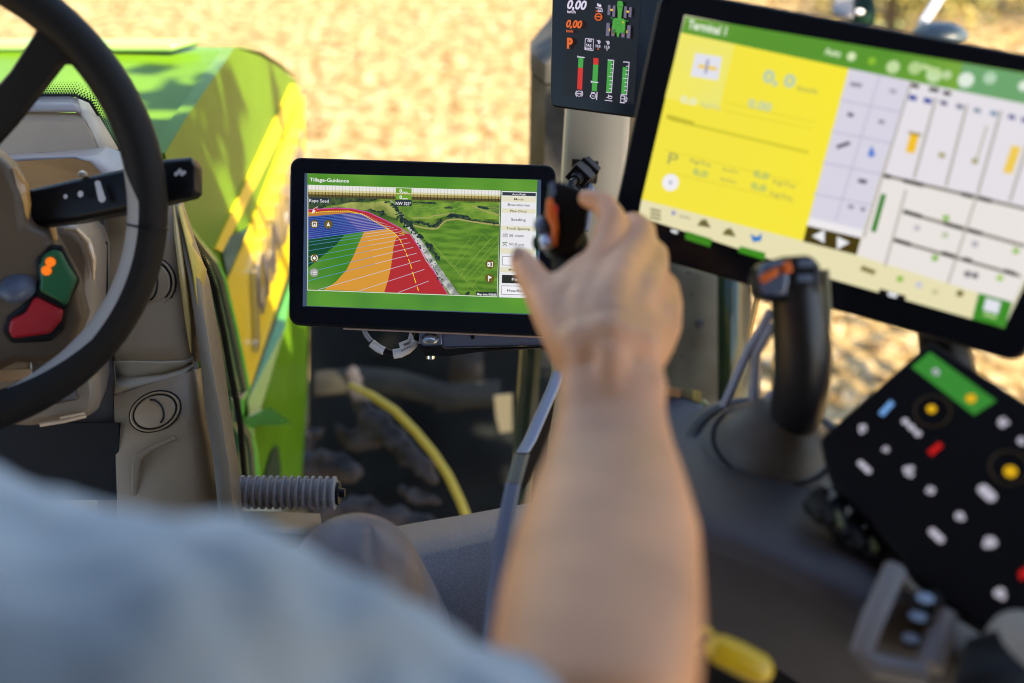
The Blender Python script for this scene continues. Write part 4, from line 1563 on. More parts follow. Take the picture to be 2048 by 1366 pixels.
# gauge symbols
def arc(cx, cy, rx, ry, a0, a1, w, m, n=14, off=None):
    off = nxt() if off is None else off
    yl_([(cx + rx * math.cos(R(a0 + (a1 - a0) * i / n)), cy + ry * math.sin(R(a0 + (a1 - a0) * i / n))) for i in range(n + 1)], w, m, off)
arc(674, 1066, 30, 30, 0, 360, .0006, lav, 20)
arc(674, 1066, 41, 41, 130, 230, .0007, lav)
arc(674, 1066, 41, 41, -50, 50, .0007, lav)
yl_([(652, 1066), (696, 1068)], .0007, lav)
yp_([(650, 1066), (664, 1056), (664, 1076)], lav)
yp_([(698, 1068), (684, 1058), (684, 1078)], lav)
arc(834, 1092, 30, 30, 0, 360, .0007, lav, 20)
yl_([(812, 1062), (812, 1052), (852, 1056), (852, 1066)], .0007, lav)
yl_([(800, 1082), (800, 1104)], .0008, lav)
yl_([(820, 1092), (848, 1094)], .0006, lav)
yl_([(878, 1050), (872, 1136)], .0011, lav)
arc(1026, 1108, 22, 16, 0, 360, .0006, lav, 14)
yl_([(986, 1112), (1012, 1100), (1004, 1076), (1012, 1096), (1034, 1098)], .0007, lav)
yl_([(966, 1140), (976, 1146), (988, 1140), (1000, 1148), (1012, 1142), (1024, 1152), (1036, 1144), (1048, 1154)], .0006, lav)
yl_([(1148, 1088), (1146, 1166), (1184, 1170), (1190, 1094), (1148, 1090)], .0007, lav)
yl_([(1150, 1124), (1186, 1127)], .0006, lav)
yl_([(1138, 1168), (1192, 1173)], .0007, lav)
yl_([(1190, 1110), (1206, 1122), (1198, 1160), (1212, 1158), (1220, 1120), (1204, 1098)], .0006, lav)
# gear symbol, box, cruise symbols
arc(893, 192, 34, 36, 0, 360, .0009, org, 24)
for k in range(14):
    a = 6.283 * k / 14
    yl_([(893 + 36 * math.cos(a), 192 + 38 * math.sin(a)), (893 + 44 * math.cos(a), 192 + 46 * math.sin(a))], .0010, org)
yl_([(872, 188), (916, 192)], .0013, org)
yp_([(855, 128), (888, 112), (888, 134)], org)
yl_([(892, 112), (918, 118), (918, 130), (892, 132), (892, 112)], .0006, lav)
yl_([(922, 110), (940, 112), (938, 134), (922, 132)], .0006, lav)
yp_([(878, 40), (892, 36), (898, 52), (920, 48), (928, 80), (904, 82), (898, 70), (880, 72)], lav)
yl_([(862, 88), (934, 96)], .0006, lav)
yl_([(744, 438), (838, 446), (832, 576), (738, 564), (744, 438)], .0006, lav)
arc(794, 466, 24, 20, 150, 400, .0005, lav)
arc(794, 468, 12, 10, 0, 360, .0005, lav)
yl_([(780, 452), (800, 474)], .0006, lav)
for cx, cy in ((896, 478), (1000, 488)):
    arc(cx, cy, 18, 18, -120, 110, .0006, lav)
    yl_([(cx - 22, cy - 20), (cx + 2, cy + 4)], .0006, lav)
    arc(cx, cy, 8, 8, 0, 360, .0005, lav)
o_ = nxt()
g2.disc(P2, *Y2(889, 557), .00085, org, o_)
g2.disc(P2, *Y2(991, 569), .0006, lav, o_)
# tractor seen from above
tg = em((74, 160, 52))
tgd = em((44, 110, 34))
tyr = em((112, 104, 128))
tyw = em((238, 190, 30))
for x0, y0, w_, h_ in ((1003, 56, 30, 114), (1057, 62, 30, 128), (1188, 72, 30, 130), (1243, 80, 30, 114), (985, 260, 38, 148), (1046, 300, 34, 110), (1160, 320, 36, 104), (1222, 286, 38, 148)):
    yp_([(x0, y0), (x0 + w_, y0 + 3), (x0 + w_ - 8, y0 + h_ + 3), (x0 - 8, y0 + h_)], tyr, nxt() if x0 in (1003, 985) else LAY[0])
for x0, y0 in ((1030, 100), (1214, 120)):
    yp_([(x0, y0), (x0 + 26, y0 + 3), (x0 + 25, y0 + 25), (x0 - 1, y0 + 22)], tyw)
for x0, y0 in ((1012, 322), (1210, 344)):
    yp_([(x0 + 3, y0), (x0 + 13, y0 + 1), (x0 + 10, y0 + 34), (x0, y0 + 32)], tyw)
yp_([(1112, 14), (1140, 10), (1168, 18), (1174, 60), (1160, 130), (1150, 230), (1112, 226), (1112, 130), (1106, 60)], tg)
yp_([(1056, 224), (1080, 206), (1180, 214), (1200, 236), (1196, 330), (1182, 366), (1130, 376), (1070, 362), (1050, 320)], tg)
yl_([(1092, 240), (1150, 244), (1146, 286), (1090, 282), (1092, 240)], .0004, tgd)
yl_([(1096, 284), (1090, 350)], .0004, tgd)
yl_([(1152, 286), (1150, 356)], .0004, tgd)
yl_([(1116, 74), (1160, 78)], .0009, tgd)
yp_([(1100, 366), (1136, 370), (1130, 396), (1122, 424), (1108, 420), (1100, 392)], tg)
yl_([(1034, 200), (1060, 214)], .0007, tg)
yl_([(1200, 232), (1232, 242)], .0007, tg)
yp_([(1064, 330), (1090, 340), (1078, 400), (1046, 380)], tgd)
yp_([(1184, 344), (1200, 334), (1196, 392), (1172, 384)], tgd)
yl_([(1050, 378), (1070, 384)], .0007, rd_)
yl_([(1170, 396), (1186, 398)], .0007, rd_)
g2.disc(P2, *Y2(1172, 254), .0009, tyw, nxt())
g2.build("gauge_graphics", scr2, smooth=0)
tx = MB()
def T2(s, X, Y, cap, m, bold=.02, shear=0, wz=None):
    text(tx, P2, s, *Y2(X, Y), mm(cap * .17564, 1.10), m, nxt(), 'L', bold, shear, mm(wz * .17564, 1.10) if wz else None)
T2("0,00", 536, 96, 96, lav, .03, .25, 268)
T2("km/h", 540, 147, 32, lav, .02, 0, 112)
T2("0,00", 524, 308, 82, org, .035, .25, 222)
T2("km/h", 528, 364, 28, org, .03, 0, 92)
T2("P", 534, 546, 112, org, .05, 0, 80)
T2("54,0", 754, 526, 28, lav, .02, 0, 68)
T2("km/h", 742, 559, 26, lav, .03, 0, 90)
T2("10,0", 862, 536, 28, lav, .02, 0, 62)
T2("12,0", 962, 548, 28, lav, .02, 0, 66)
tx.build("screen_lettering", scr2, smooth=0)

# connector on the pillar
cn = thing("cable_connector", "black cable connector plugged into the square socket on the grey pillar", "connector", W(1170, 345, 1.28))
q = MB()
PR = Plane(W(1143, 318, 1.290), W(1197, 322, 1.296), W(1143, 365, 1.30))
q.prism([PR.px(x, y, 0) for x, y in ((1144, 317), (1198, 322), (1194, 366), (1142, 361))], FW * .012, M['black'])
q.build("socket_plate", cn, bevel=.001)
dv = (W(1140, 362, 1.22) - W(1176, 332, 1.27)).normalized()
sd_ = dv.cross(FW).normalized()
ud = sd_.cross(dv).normalized()
q = MB()
def cbx(c, L, wq, hq, m=M['black']):
    q.box(c - sd_ * wq / 2 - ud * hq / 2, dv * L, sd_ * wq, ud * hq, m)
c0_ = W(1181, 334, 1.275)
cbx(c0_, .014, .023, .020)
cbx(c0_ + dv * .014, .004, .027, .024, M['soft_black'])
cbx(c0_ + dv * .018, .010, .021, .018)
cbx(c0_ + dv * .028, .018, .026, .024)
cbx(c0_ + dv * .012 - FW * .012, .018, .010, .006)
cbx(c0_ + dv * .016 - FW * .016, .008, .004, .004, M['soft_black'])
for k in (-1, 1):
    cbx(c0_ + dv * .010 + sd_ * .013 * k, .024, .003, .012, M['soft_black'])
q.build("plug_body", cn, bevel=.0012)
q = MB()
e0 = c0_ + dv * .046
q.tube([e0 - dv * .004, e0 + dv * .010], [.009, .007], M['soft_black'], n=14)
q.tube([e0, e0 + dv * .02, e0 + dv * .035 - UP * .02, e0 + dv * .03 - UP * .08], .005, M['black'], n=10)
q.tube([W(1174, 364, 1.27), W(1178, 378, 1.26), (W(1170, 400, 1.25)), W(1160, 460, 1.25)], [.003, .008, .012, .012], mat("blue_grey_cord", (.12, .16, .24), .4), n=10)
q.build("cord", cn)
# ================================================================== LARGE TOUCH SCREEN
def quad(tl, tr, br, bl, D):
    r = [ray(*p) for p in (tl, tr, br, bl)]
    A = Matrix([[r[1][i], -r[2][i], r[3][i]] for i in range(3)])
    s = A.inverted() @ r[0]
    d = [1, s[0], s[1], s[2]]
    k = D / (sum(d) / 4)
    P = [C0 + q * (v * k) for q, v in zip(r, d)]
    return P


Q = quad((1322, -29), (2225, 138), (2050, 730), (1212, 490), .80)
P3 = Plane(Q[0], Q[1], Q[3])
big = thing("touch_screen", "large tilted touch screen with a bright yellow page and grey tiles", "touch screen", P3.uv(P3.w / 2, P3.h, -.04))


def uvn(a, b, off=0.0):
    return Q[0] + (Q[1] - Q[0]) * a + (Q[3] - Q[0]) * b + P3.n * off


WW, HH = (Q[1] - Q[0]).length, (Q[3] - Q[0]).length
pts = [(x / WW, y / HH) for x, y in rrect(P3, 0, 0, WW, HH, .014)]
a = MB()
a.prism([uvn(x, y, -.001) for x, y in pts], -P3.n * .034, M['black'])
a.build("housing", big, bevel=.004, bseg=3, smooth=40)
a = MB()
pts = [(x / WW, y / HH) for x, y in rrect(P3, .003, .003, WW - .003, HH - .003, .012)]
a.prism([uvn(x, y, 0) for x, y in pts], -P3.n * .0012, M['bezel'])
a.build("bezel_glass", big, smooth=0)
LAY[0] = .0004
s3 = MB()
def bp3(pts, m, off=None, mb=None):
    off = nxt() if off is None else off
    (mb or s3).poly([P3.px(x, y, off) for x, y in pts], m)
def bl3(pts, w, m, off=None, mb=None):
    zline(mb or s3, pts, mm(w, .78), m, off, P3, lambda x, y: (x, y))
def z5(X, Y):
    return (1700 + X * .2782, 100 + Y * .2782)
def z6(X, Y):
    return (1560 + X * .2782, 380 + Y * .2782)
def z7(X, Y):
    return (1250 + X * .2928, 60 + Y * .2928)
bp3([(1369, 30), (2215, 195), (2215, 230), (2008, 656), (1277, 433)], em((210, 206, 176)))
scr3 = s3.build("screen", big, smooth=0)
s3 = MB()
hg = em_noise("header_green_large", (88, 148, 46), (120, 168, 60), 7, detail=1)
bp3([(1371, 33), (2048, 146), (2210, 174), (2200, 238), (2048, 208), (1698, 137), (1362, 65)], hg)
bp3([(1925, 127), (2210, 174), (2200, 238), (1915, 182)], em((110, 164, 110)))
ylw = em_noise("yellow_page", (248, 232, 56), (240, 226, 74), 3, detail=1)
bp3([(1362, 65), (1698, 137), (1606, 482), (1283, 400)], ylw)
bp3([(1362, 65), (1470, 88), (1438, 218), (1330, 196)], em_noise("page_sheen", (246, 234, 90), (234, 230, 124), 12, detail=1))
bp3([(1283, 399), (1606, 482), (1713, 508), (1958, 572), (1944, 638), (1666, 559), (1277, 433)], em((232, 224, 180)))
lavp = em((216, 212, 226))
bp3([(1698, 137), (1822, 163), (1722, 475), (1615, 450)], lavp)
bp3([(1619, 435), (1726, 460), (1722, 477), (1614, 451)], em((238, 234, 236)))
bp3([(1614, 451), (1722, 476), (1713, 510), (1606, 483)], em((70, 58, 12)))
for x, y, s in ((1637, 472, -1), (1686, 485, 1)):
    bp3([(x + 13 * s, y), (x - 12 * s, y - 12), (x - 12 * s, y + 14)], wh)
pnl = em((234, 228, 224))
bp3([(1822, 163), (1860, 170), (2200, 238), (2026, 606), (1958, 586), (1713, 510)], pnl)
bp3([(1822, 163), (1950, 189), (2120, 224), (2070, 420), (1765, 349)], em((228, 224, 230)))
# column dividers, dark rules
dv_ = em((176, 170, 160))
ink3 = em((52, 50, 38))
for a_, b_ in (((1872, 196), (1828, 356)), ((1934, 210), (1892, 371)), ((2002, 222), (1956, 385)), ((2070, 240), (2020, 402))):
    bl3([a_, b_], 5, dv_)
for a_, b_ in (((1765, 350), (2060, 420)), ((1807, 424), (2050, 492)), ((1788, 480), (2040, 552))):
    bl3([a_, b_], 6, em((120, 114, 100)))
for seg in (((1765, 350), (1780, 354)), ((1808, 361), (1845, 370)), ((1925, 388), (1945, 393)), ((1955, 395), (1982, 402)), ((1808, 423), (1842, 433)), ((1890, 447), (1925, 457)), ((1933, 459), (1962, 467)), ((1790, 480), (1820, 489)), ((1885, 506), (1915, 515)), ((1928, 518), (1942, 522)), ((2010, 542), (2030, 548)), ((1824, 170), (1836, 173)), ((1860, 178), (1876, 181)), ((1888, 185), (1900, 188))):
    bl3(seg, 8, ink3)
for a_, b_ in (((1812, 380), (1770, 532)), ((1955, 388), (1896, 566)), ((1822, 165), (1728, 474))):
    bl3([a_, b_], 4, dv_)
bl3([(1767, 390), (1747, 462)], 10, em((50, 128, 30)))
for a_, b_, c_ in (((1829, 270), (1821, 302), (244, 194, 40)), ((2032, 296), (2016, 343), (240, 204, 84))):
    bl3([a_, b_], 17, em(c_))
bl3([(1818, 265), (1842, 270)], 5, em((150, 130, 60)))
for x, y in ((1826, 195), (1856, 201)):
    bp3([(x - 8, y - 6), (x + 8, y - 3), (x + 7, y + 7), (x - 9, y + 4)], em((44, 66, 158)))
for x, y, c_ in ((1888, 206, (100, 100, 130)), (1920, 213, (110, 115, 140)), (1955, 221, (130, 145, 160)), (1988, 227, (110, 140, 170)), (2024, 234, (90, 84, 150)), (2050, 240, (80, 80, 150))):
    bp3([(x - 7, y - 6), (x + 7, y - 3), (x + 6, y + 6), (x - 8, y + 3)], em(c_))
for x, y in ((1884, 310), (1950, 322)):
    bp3([(x - 6, y - 6), (x + 7, y - 3), (x + 5, y + 7), (x - 7, y + 4)], em((168, 158, 110)))
bl3([(1974, 252), (1953, 320)], 3, em((168, 162, 130)))
# soft key grid
off = nxt()
gl_ = em((192, 188, 208))
for k in range(1, 5):
    t = k / 5
    bl3([(1698 - 92 * t * .95, 137 + 330 * t * .95), (1822 - 103 * t * .95, 163 + 325 * t * .95)], 3, gl_, off)
bl3([(1760, 150), (1672, 440)], 3, gl_, off)
for x, y, w_, c_ in ((1712, 169, 20, (150, 144, 160)), (1786, 182, 10, (170, 165, 180)), (1701, 229, 9, (110, 104, 130)), (1763, 243, 8, (150, 144, 160)), (1725, 362, 14, (90, 84, 100)), (1702, 413, 8, (150, 145, 160)), (1726, 418, 6, (150, 145, 160))):
    bl3([(x - w_ / 2, y - 1), (x + w_ / 2, y + 2)], 8, em(c_))
bl3([(1675, 294), (1698, 286)], 8, em((100, 96, 110)))
s3.disc(P3, 1743, 308, mm(7, .76), em((90, 130, 210)), nxt())
bp3([(1737, 304), (1744, 290), (1749, 306)], em((90, 130, 210)))
# page furniture
bp3([(1391, 106), (1444, 114), (1436, 161), (1381, 152)], em((226, 226, 236)))
bl3([(1398, 132), (1432, 138)], 8, em((240, 206, 90)))
bl3([(1416, 120), (1411, 146)], 6, em((160, 160, 190)))
bl3([(1341, 239), (1616, 305)], 6, em((212, 202, 52)))
bl3([(1335, 233), (1386, 247)], 9, em((198, 188, 50)))
for a_, b_ in (((1450, 222), (1625, 258)), ((1330, 300), (1600, 366)), ((1340, 345), (1590, 405)), ((1450, 205), (1630, 245))):
    bl3([a_, b_], 2, em((222, 210, 60)))
off = nxt()
s3.disc(P3, 1341, 365, mm(18, .8), em((240, 238, 240)), off, n=28)
s3.disc(P3, 1341, 365, mm(4, .8), em((176, 174, 196)), nxt())
blu = em((186, 206, 172))
kk = em((176, 176, 90))
def T3(s, x, y, cap, m, bold=.02, wz=None, shear=0):
    text(s3, P3, s, x, y, mm(cap, .8), m, nxt(), 'L', bold, shear, mm(wz, .8) if wz else None)
T3("0, 0", 1524, 162, 24, blu, .05, 66)
T3("km/h", 1594, 180, 10, kk, .02, 40)
T3("0.00", 1495, 213, 17, blu, .03, 48)
T3("0.0", 1360, 204, 14, em((232, 232, 200)), .04, 34)
T3("kg/ha", 1402, 212, 10, em((206, 206, 150)), .01, 42)
T3("kg/ha", 1380, 324, 10, kk, .01, 46)
T3("auto", 1444, 340, 9, kk, .01, 34)
T3("0,0", 1385, 348, 13, em((170, 190, 110)), .04, 32)
T3("auto", 1440, 360, 9, kk, .01, 34)
T3("0,0", 1506, 352, 13, em((170, 190, 110)), .04, 32)
T3("kg/ha", 1546, 366, 10, kk, .01, 46)
T3("0,0", 1501, 376, 13, em((170, 190, 110)), .04, 32)
T3("kg/ha", 1540, 390, 10, kk, .01, 46)
T3("P", 1334, 326, 24, kk, .02, 22)
T3("Terminal 1", 1375, 56, 18, em((226, 236, 214)), .03, 82)
T3("Auto", 1648, 108, 14, em((214, 232, 190)), .03, 32)
for x, y, r, c_ in ((1703, 113, 9, (214, 232, 180)), (1744, 122, 8, (140, 190, 50)), (1786, 134, 13, (196, 220, 160)), (1830, 136, 13, (180, 210, 140)), (1868, 150, 15, (196, 222, 170)), (1894, 150, 9, (190, 214, 160)), (1932, 160, 15, (224, 236, 220)), (1980, 156, 12, (180, 212, 180)), (2048, 172, 10, (224, 236, 220))):
    s3.disc(P3, x, y, mm(r, .75), em(c_), nxt())
bl3([(1845, 132), (1880, 146)], 10, em((190, 216, 150)))
# bottom strip pictograms
for k in range(3):
    bl3([(1301, 418 + k * 8), (1321, 423 + k * 8)], 4, em((110, 98, 60)))
s3.disc(P3, 1347, 426, mm(5, .8), em((150, 150, 190)), nxt())
T3("auto", 1358, 434, 9, em((150, 146, 120)), .01, 24)
def cap_(x, y):
    bp3([(x - 14, y + 5), (x - 6, y - 6), (x + 4, y - 8), (x + 14, y + 10)], em((112, 104, 60)))
cap_(1408, 446)
cap_(1458, 464)
bp3([(1500, 468), (1514, 474), (1524, 466), (1522, 482), (1506, 484)], em((40, 120, 200)))
bl3([(1724, 536), (1748, 545)], 10, em((130, 120, 70)))
for x, y, c_ in ((1800, 558, (150, 190, 80)), (1838, 570, (200, 200, 210)), (1870, 584, (206, 200, 160)), (1920, 587, (120, 110, 60)), (1892, 436, (150, 190, 100)), (2032, 502, (160, 196, 110)), (1870, 516, (140, 186, 90)), (2000, 556, (170, 204, 110)), (1834, 456, (196, 190, 196)), (1890, 470, (190, 200, 170)), (1950, 488, (180, 178, 186)), (1935, 548, (130, 126, 130)), (1950, 551, (130, 126, 130))):
    s3.disc(P3, x, y, mm(7, .75), em(c_), nxt())
bp3([(1958, 586), (2024, 604), (2010, 656), (1944, 638)], em((60, 140, 38)))
bp3([(1972, 596), (2002, 604), (1996, 628), (1966, 620)], em((226, 228, 236)))
bl3([(1968, 628), (1992, 635)], 6, em((170, 204, 130)))
# little tabs below the strip
for pts, c_ in (([(1372, 462), (1424, 478), (1420, 494), (1370, 478)], (60, 132, 30)), ([(1480, 492), (1532, 506), (1528, 520), (1476, 504)], (60, 140, 30)), ([(1342, 458), (1356, 462), (1354, 468), (1342, 464)], (226, 226, 230))):
    bp3(pts, em(c_))
bp3([(1760, 577), (1812, 592), (1810, 602), (1756, 587)], em((12, 12, 12)))
bp3([(1776, 583), (1796, 588), (1792, 596), (1776, 592)], em((226, 228, 236)))
s3.build("page_graphics", scr3, smooth=0)
# mounting arm behind
arm = MB()
arm.tube([W(1880, 560, .82), W(1890, 700, .82), W(1940, 920, .86)], .020, M['black'], n=12)
arm.build("mounting_arm", big)

# ================================================================== KEYPAD
PK = Plane(W(1862, 678, .74), W(2310, 965, .64), W(1637, 876, .74))
kp = thing("keypad", "black keypad turned on its corner with white, yellow and red symbols", "keypad", PK.px(1900, 1000, -.03))
kpts = [PK.px(x, y) for x, y in [(1858, 682), (1866, 684), (2120, 846), (2230, 980), (2060, 1310), (1985, 1268), (1898, 1214), (1824, 1150), (1786, 1098), (1660, 962), (1650, 930), (1640, 884), (1641, 874)]]
a = MB()
a.prism(kpts, -PK.n * .028, mat("matte_black_pad", (.006, .006, .008), .6, spec=.15, bump=.1, bscale=900))
a.build("pad_body", kp, bevel=.003, bseg=2)
LAY[0] = .0003
s4 = MB()
def kpoly(pts, m):
    o_ = nxt()
    s4.poly([PK.px(x, y, o_) for x, y in pts], m)
def kd(x, y, r, m, asp=1.0):
    if r > 9 and m is kw:
        o_ = nxt()
        rk_ = random.Random(int(x))
        for q in range(6):
            a_ = q * 1.047 + rk_.random()
            s4.disc(PK, x + math.cos(a_) * r * .42, y + math.sin(a_) * r * .42, mm(r * rk_.uniform(.20, .36), .68), m, o_ + q * 1e-5, 10)
    else:
        s4.disc(PK, x, y, mm(r * .8, .68), m, nxt(), 16, asp)
kw = em((186, 182, 196))
ky = em((224, 176, 20))
kpoly([(1823, 734), (1860, 704), (1992, 802), (1948, 830)], em((54, 134, 48)))
kd(1871, 744, 12, kw)
kd(1942, 797, 13, ky)
kd(1863, 818, 12, ky)
kd(2021, 943, 15, ky)
for x, y, r in ((1725, 858, 14), (1771, 899, 10), (1819, 943, 18), (1861, 981, 13), (2007, 844, 16), (2044, 882, 12), (1920, 1033, 14), (1979, 1085, 19), (2001, 1188, 17)):
    kd(x, y, r, kw)
def kel(x, y, L, w, m):
    dx, dy = L / 2 * .72, L / 2 * .69
    zline(s4, [(x - dx, y - dy), (x + dx, y + dy)], mm(w * .4, .68), m, None, PK, lambda p, q: (p, q))
    for q in (-.8, 0, .8):
        s4.disc(PK, x + dx * q, y + dy * q, mm(w * .45, .68), m, nxt(), 10)
kel(1823, 855, 44, 16, kw)
kel(1729, 934, 26, 15, kw)
kel(1974, 986, 24, 24, kw)
kel(1873, 1071, 26, 17, kw)
kpoly([(1757, 826), (1781, 800), (1789, 808), (1766, 833)], em((110, 160, 220)))
kpoly([(1855, 903), (1878, 884), (1886, 892), (1864, 912)], em((190, 22, 22)))
kpoly([(2037, 1146), (2056, 1132), (2060, 1150), (2042, 1160)], em((190, 22, 22)))
s4.build("key_symbols", kp, smooth=0)
rg = MB()
for x, y in ((1865, 822), (2018, 935)):
    rg.tube([PK.px(x, y, .0006) + (PK.ex * math.cos(q) + PK.up * math.sin(q)) * .012 for q in [2 * math.pi * j / 24 for j in range(24)]], .0005, mat("dim_amber_ring", (.10, .06, .01), .5) if x == 1865 else rg.mats[0], n=5, closed=True)
rg.build("key_ring", kp)

# ================================================================== CONSOLE
con = thing("side_console", "charcoal side console running from the joystick down to the lower right", "console", W(1500, 1200, .95))
c_ = MB()
rows = []
for pts in (
    [(1150, 765, .92), (1330, 778, .90), (1400, 795, .88), (1470, 860, .84), (1640, 900, .82), (1760, 960, .82), (2100, 1100, .82)],
    [(1130, 850, .86), (1330, 860, .84), (1420, 900, .82), (1500, 930, .79), (1650, 985, .77), (1800, 1060, .76), (2100, 1210, .76)],
    [(1110, 960, .79), (1330, 960, .77), (1440, 985, .75), (1540, 1020, .73), (1680, 1080, .71), (1830, 1160, .70), (2100, 1300, .70)],
    [(1090, 1030, .75), (1330, 1036, .73), (1430, 1060, .71), (1560, 1112, .69), (1700, 1180, .67), (1800, 1250, .66), (2100, 1400, .66)],
    [(1080, 1060, .74), (1330, 1064, .72), (1426, 1092, .705), (1560, 1146, .685), (1690, 1214, .665), (1780, 1282, .655), (2080, 1440, .66)],
    [(1075, 1110, .76), (1330, 1120, .74), (1420, 1150, .73), (1550, 1210, .71), (1680, 1280, .69), (1770, 1350, .68), (2060, 1500, .68)],
    [(1070, 1300, .95), (1330, 1310, .93), (1410, 1340, .92), (1540, 1400, .90), (1660, 1460, .88), (1750, 1520, .87), (2040, 1700, .86)]):
    rows.append([W(*p) for p in pts])
c_.grid(rows, M['console'])
c_.build("console_top", con, smooth=60, sub=1, solid=.004)
c2_ = MB()
# raised frame around the rocker switches
fr_m = mat("grey_switch_frame", (.22, .215, .225), .4, bump=.1)
c2_.tube([W(1790, 1138, .665), W(1772, 1180, .655), W(1745, 1240, .645), W(1722, 1305, .635), W(1750, 1330, .63), W(1850, 1350, .625)], .0075, fr_m, n=10)
c2_.tube([W(1886, 1226, .655), W(1874, 1280, .645), W(1858, 1335, .635)], .009, fr_m, n=10)
c2_.prism([W(x, y, .66) for x, y in ((1770, 1170), (1890, 1210), (1865, 1350), (1735, 1320))], FW * .01, M['grey2'])
c2_.build("switch_frame", con)
for x, y in ((1850, 1196), (1836, 1232), (1822, 1276)):
    rk = MB()
    rk.prism([W(x + dx, y + dy, .655) for dx, dy in ((-26, -14), (22, -18), (28, 12), (-22, 18))], -FW * .010, M['soft_black'])
    ro = rk.build("rocker_switch", con, bevel=.003)
    rk = MB()
    rk.ellip(W(x, y, .644), .0058, .0044, .001, mat("switch_print", (.30, .40, .55), .4), k=8)
    rk.build("printed_symbol", ro)
# black levers on the keypad's near edge
for i, (x, y, x2, y2) in enumerate(((1630, 1012, 1650, 1040), (1665, 1032, 1680, 1065), (1700, 1062, 1712, 1092), (1736, 1085, 1748, 1112), (1772, 1100, 1786, 1128))):
    lv = MB()
    lv.tube([W(x + 12, y - 24, .73), W(x, y, .715), W(x2 - 4, y2 - 8, .70)], [.006, .009, .0075], M['soft_black'], n=12, rounded=True)
    lo_ = lv.build("paddle_lever", con)
    if i in (1, 3):
        lv = MB()  # olive glint on the lever, painted as a thin tube
        lv.tube([W(x + 8, y - 6, .702), W(x2 + 2, y2 - 14, .692)], .0022, mat("olive_glint", (.16, .17, .07), .4) if i == 1 else olv, n=8)
        olv = lv.mats[0]
        lv.build("lever_glint", lo_)
# dark lower body
lb_ = MB()
lb_.grid([[W(1380, 1180, .80), W(1600, 1290, .78), W(1800, 1400, .76), W(2100, 1500, .76)], [W(1360, 1420, .95), W(1560, 1500, .93), W(1760, 1600, .9), W(2100, 1700, .9)]], M['soft_black'])
lb_.build("console_side", con, solid=.01)
rt = MB()
rt.grid([[W(1930, 1290, .62), W(1990, 1272, .63), W(2110, 1240, .64)], [W(1900, 1400, .58), W(1990, 1400, .58), W(2110, 1400, .58)]], M['soft_black'])
rt.build("console_rear", con, solid=.01)
pad_ = MB()
pad_.ellip(W(2066, 1350, .62), .027, .045, .03, mat("greige_pad", (.42, .38, .32), .7))
tag(pad_.build("armrest_pad", smooth=60), "pale greige padded corner at the bottom right below the keypad", "armrest")
# yellow handle
yh = thing("yellow_lever", "blurred yellow lever with a black collar at the bottom beside the elbow", "lever", W(1440, 1380, .66))
a = MB()
a.tube([W(1442, 1300, .62), W(1480, 1318, .62), W(1516, 1336, .62)], [.0095, .010, .0095], M['yellow'], n=14, rounded=True)
a.tube([W(1360, 1290, .64), W(1402, 1280, .635), W(1412, 1272, .635)], [.010, .008, .006], M['yellow'], n=12, rounded=True)
a.build("grip", yh)
a = MB()
a.tube([W(1405, 1284, .63), W(1436, 1300, .625)], .006, M['black'], n=10)
a.build("collar", yh)
# pale marker strip on the far edge of the console
mk = thing("console_label", "pale yellow strip with a small orange mark on the console's far edge", "label strip", W(1360, 790, .9))
a = MB()
a.prism([W(x, y, .885) for x, y in ((1318, 768), (1398, 782), (1396, 810), (1318, 796))], FW * .004, mat("pale_olive_strip", (.34, .33, .18), .5))
a.prism([W(x, y, .88) for x, y in ((1388, 780), (1403, 783), (1401, 812), (1386, 809))], FW * .006, mat("sun_yellow_strip", (.75, .55, .15), .4))
a.tube([W(1402, 806, .88), W(1416, 822, .875), W(1412, 850, .87)], [.005, .006, .003], mat("olive_clip", (.34, .34, .10), .5), n=8)
a.build("strip", mk)
a = MB()
a.prism([W(x, y, .882) for x, y in ((1336, 775), (1362, 780), (1360, 796), (1336, 790))], FW * .002, mat("orange_mark", (.7, .35, .15), .5))
a.build("orange_mark", mk)

# long grey rail at the left of the forearm
rl_ = thing("grab_rail", "blue grey rail standing along the left side of the forearm", "rail", W(990, 1150, .9))
a = MB()
rp2 = [(1118, 742, 1.02), (1104, 780, 1.0), (1060, 880, .95), (1045, 905, .93)]
def flat_bar(mb, path, hw, m, side=RT):
    rr = []
    for x, y, d_ in path:
        p = W(x, y, d_)
        rr.append([p - side * hw, p - side * hw * .5 - FW * .004, p + side * hw * .5 - FW * .004, p + side * hw, p + FW * .02])
    mb.loft(rr, m)
flat_bar(a, rp2, .0068, mat("pale_rail_metal", (.30, .31, .37), .35, metal=.3))
a.build("upper_bar", rl_, bevel=.001)
a = MB()
flat_bar(a, [(1044, 908, .93), (1028, 965, .905)], .0072, mat("olive_grey_joint", (.16, .15, .10), .5))
a.build("joint", rl_)
a = MB()
flat_bar(a, [(1027, 966, .905), (1008, 1060, .87), (992, 1180, .83), (980, 1300, .8)], .0072, mat("blue_rail_metal", (.15, .155, .20), .4, metal=.2))
a.build("lower_bar", rl_)
a = MB()
a.prism([W(x, y, 1.0) for x, y in ((1110, 800), (1100, 860), (1060, 960), (1030, 1000), (1022, 980), (1056, 905), (1074, 870))], FW * .03, mat("dark_brown_edge", (.035, .022, .014), .5))
a.build("inner_edge", rl_)

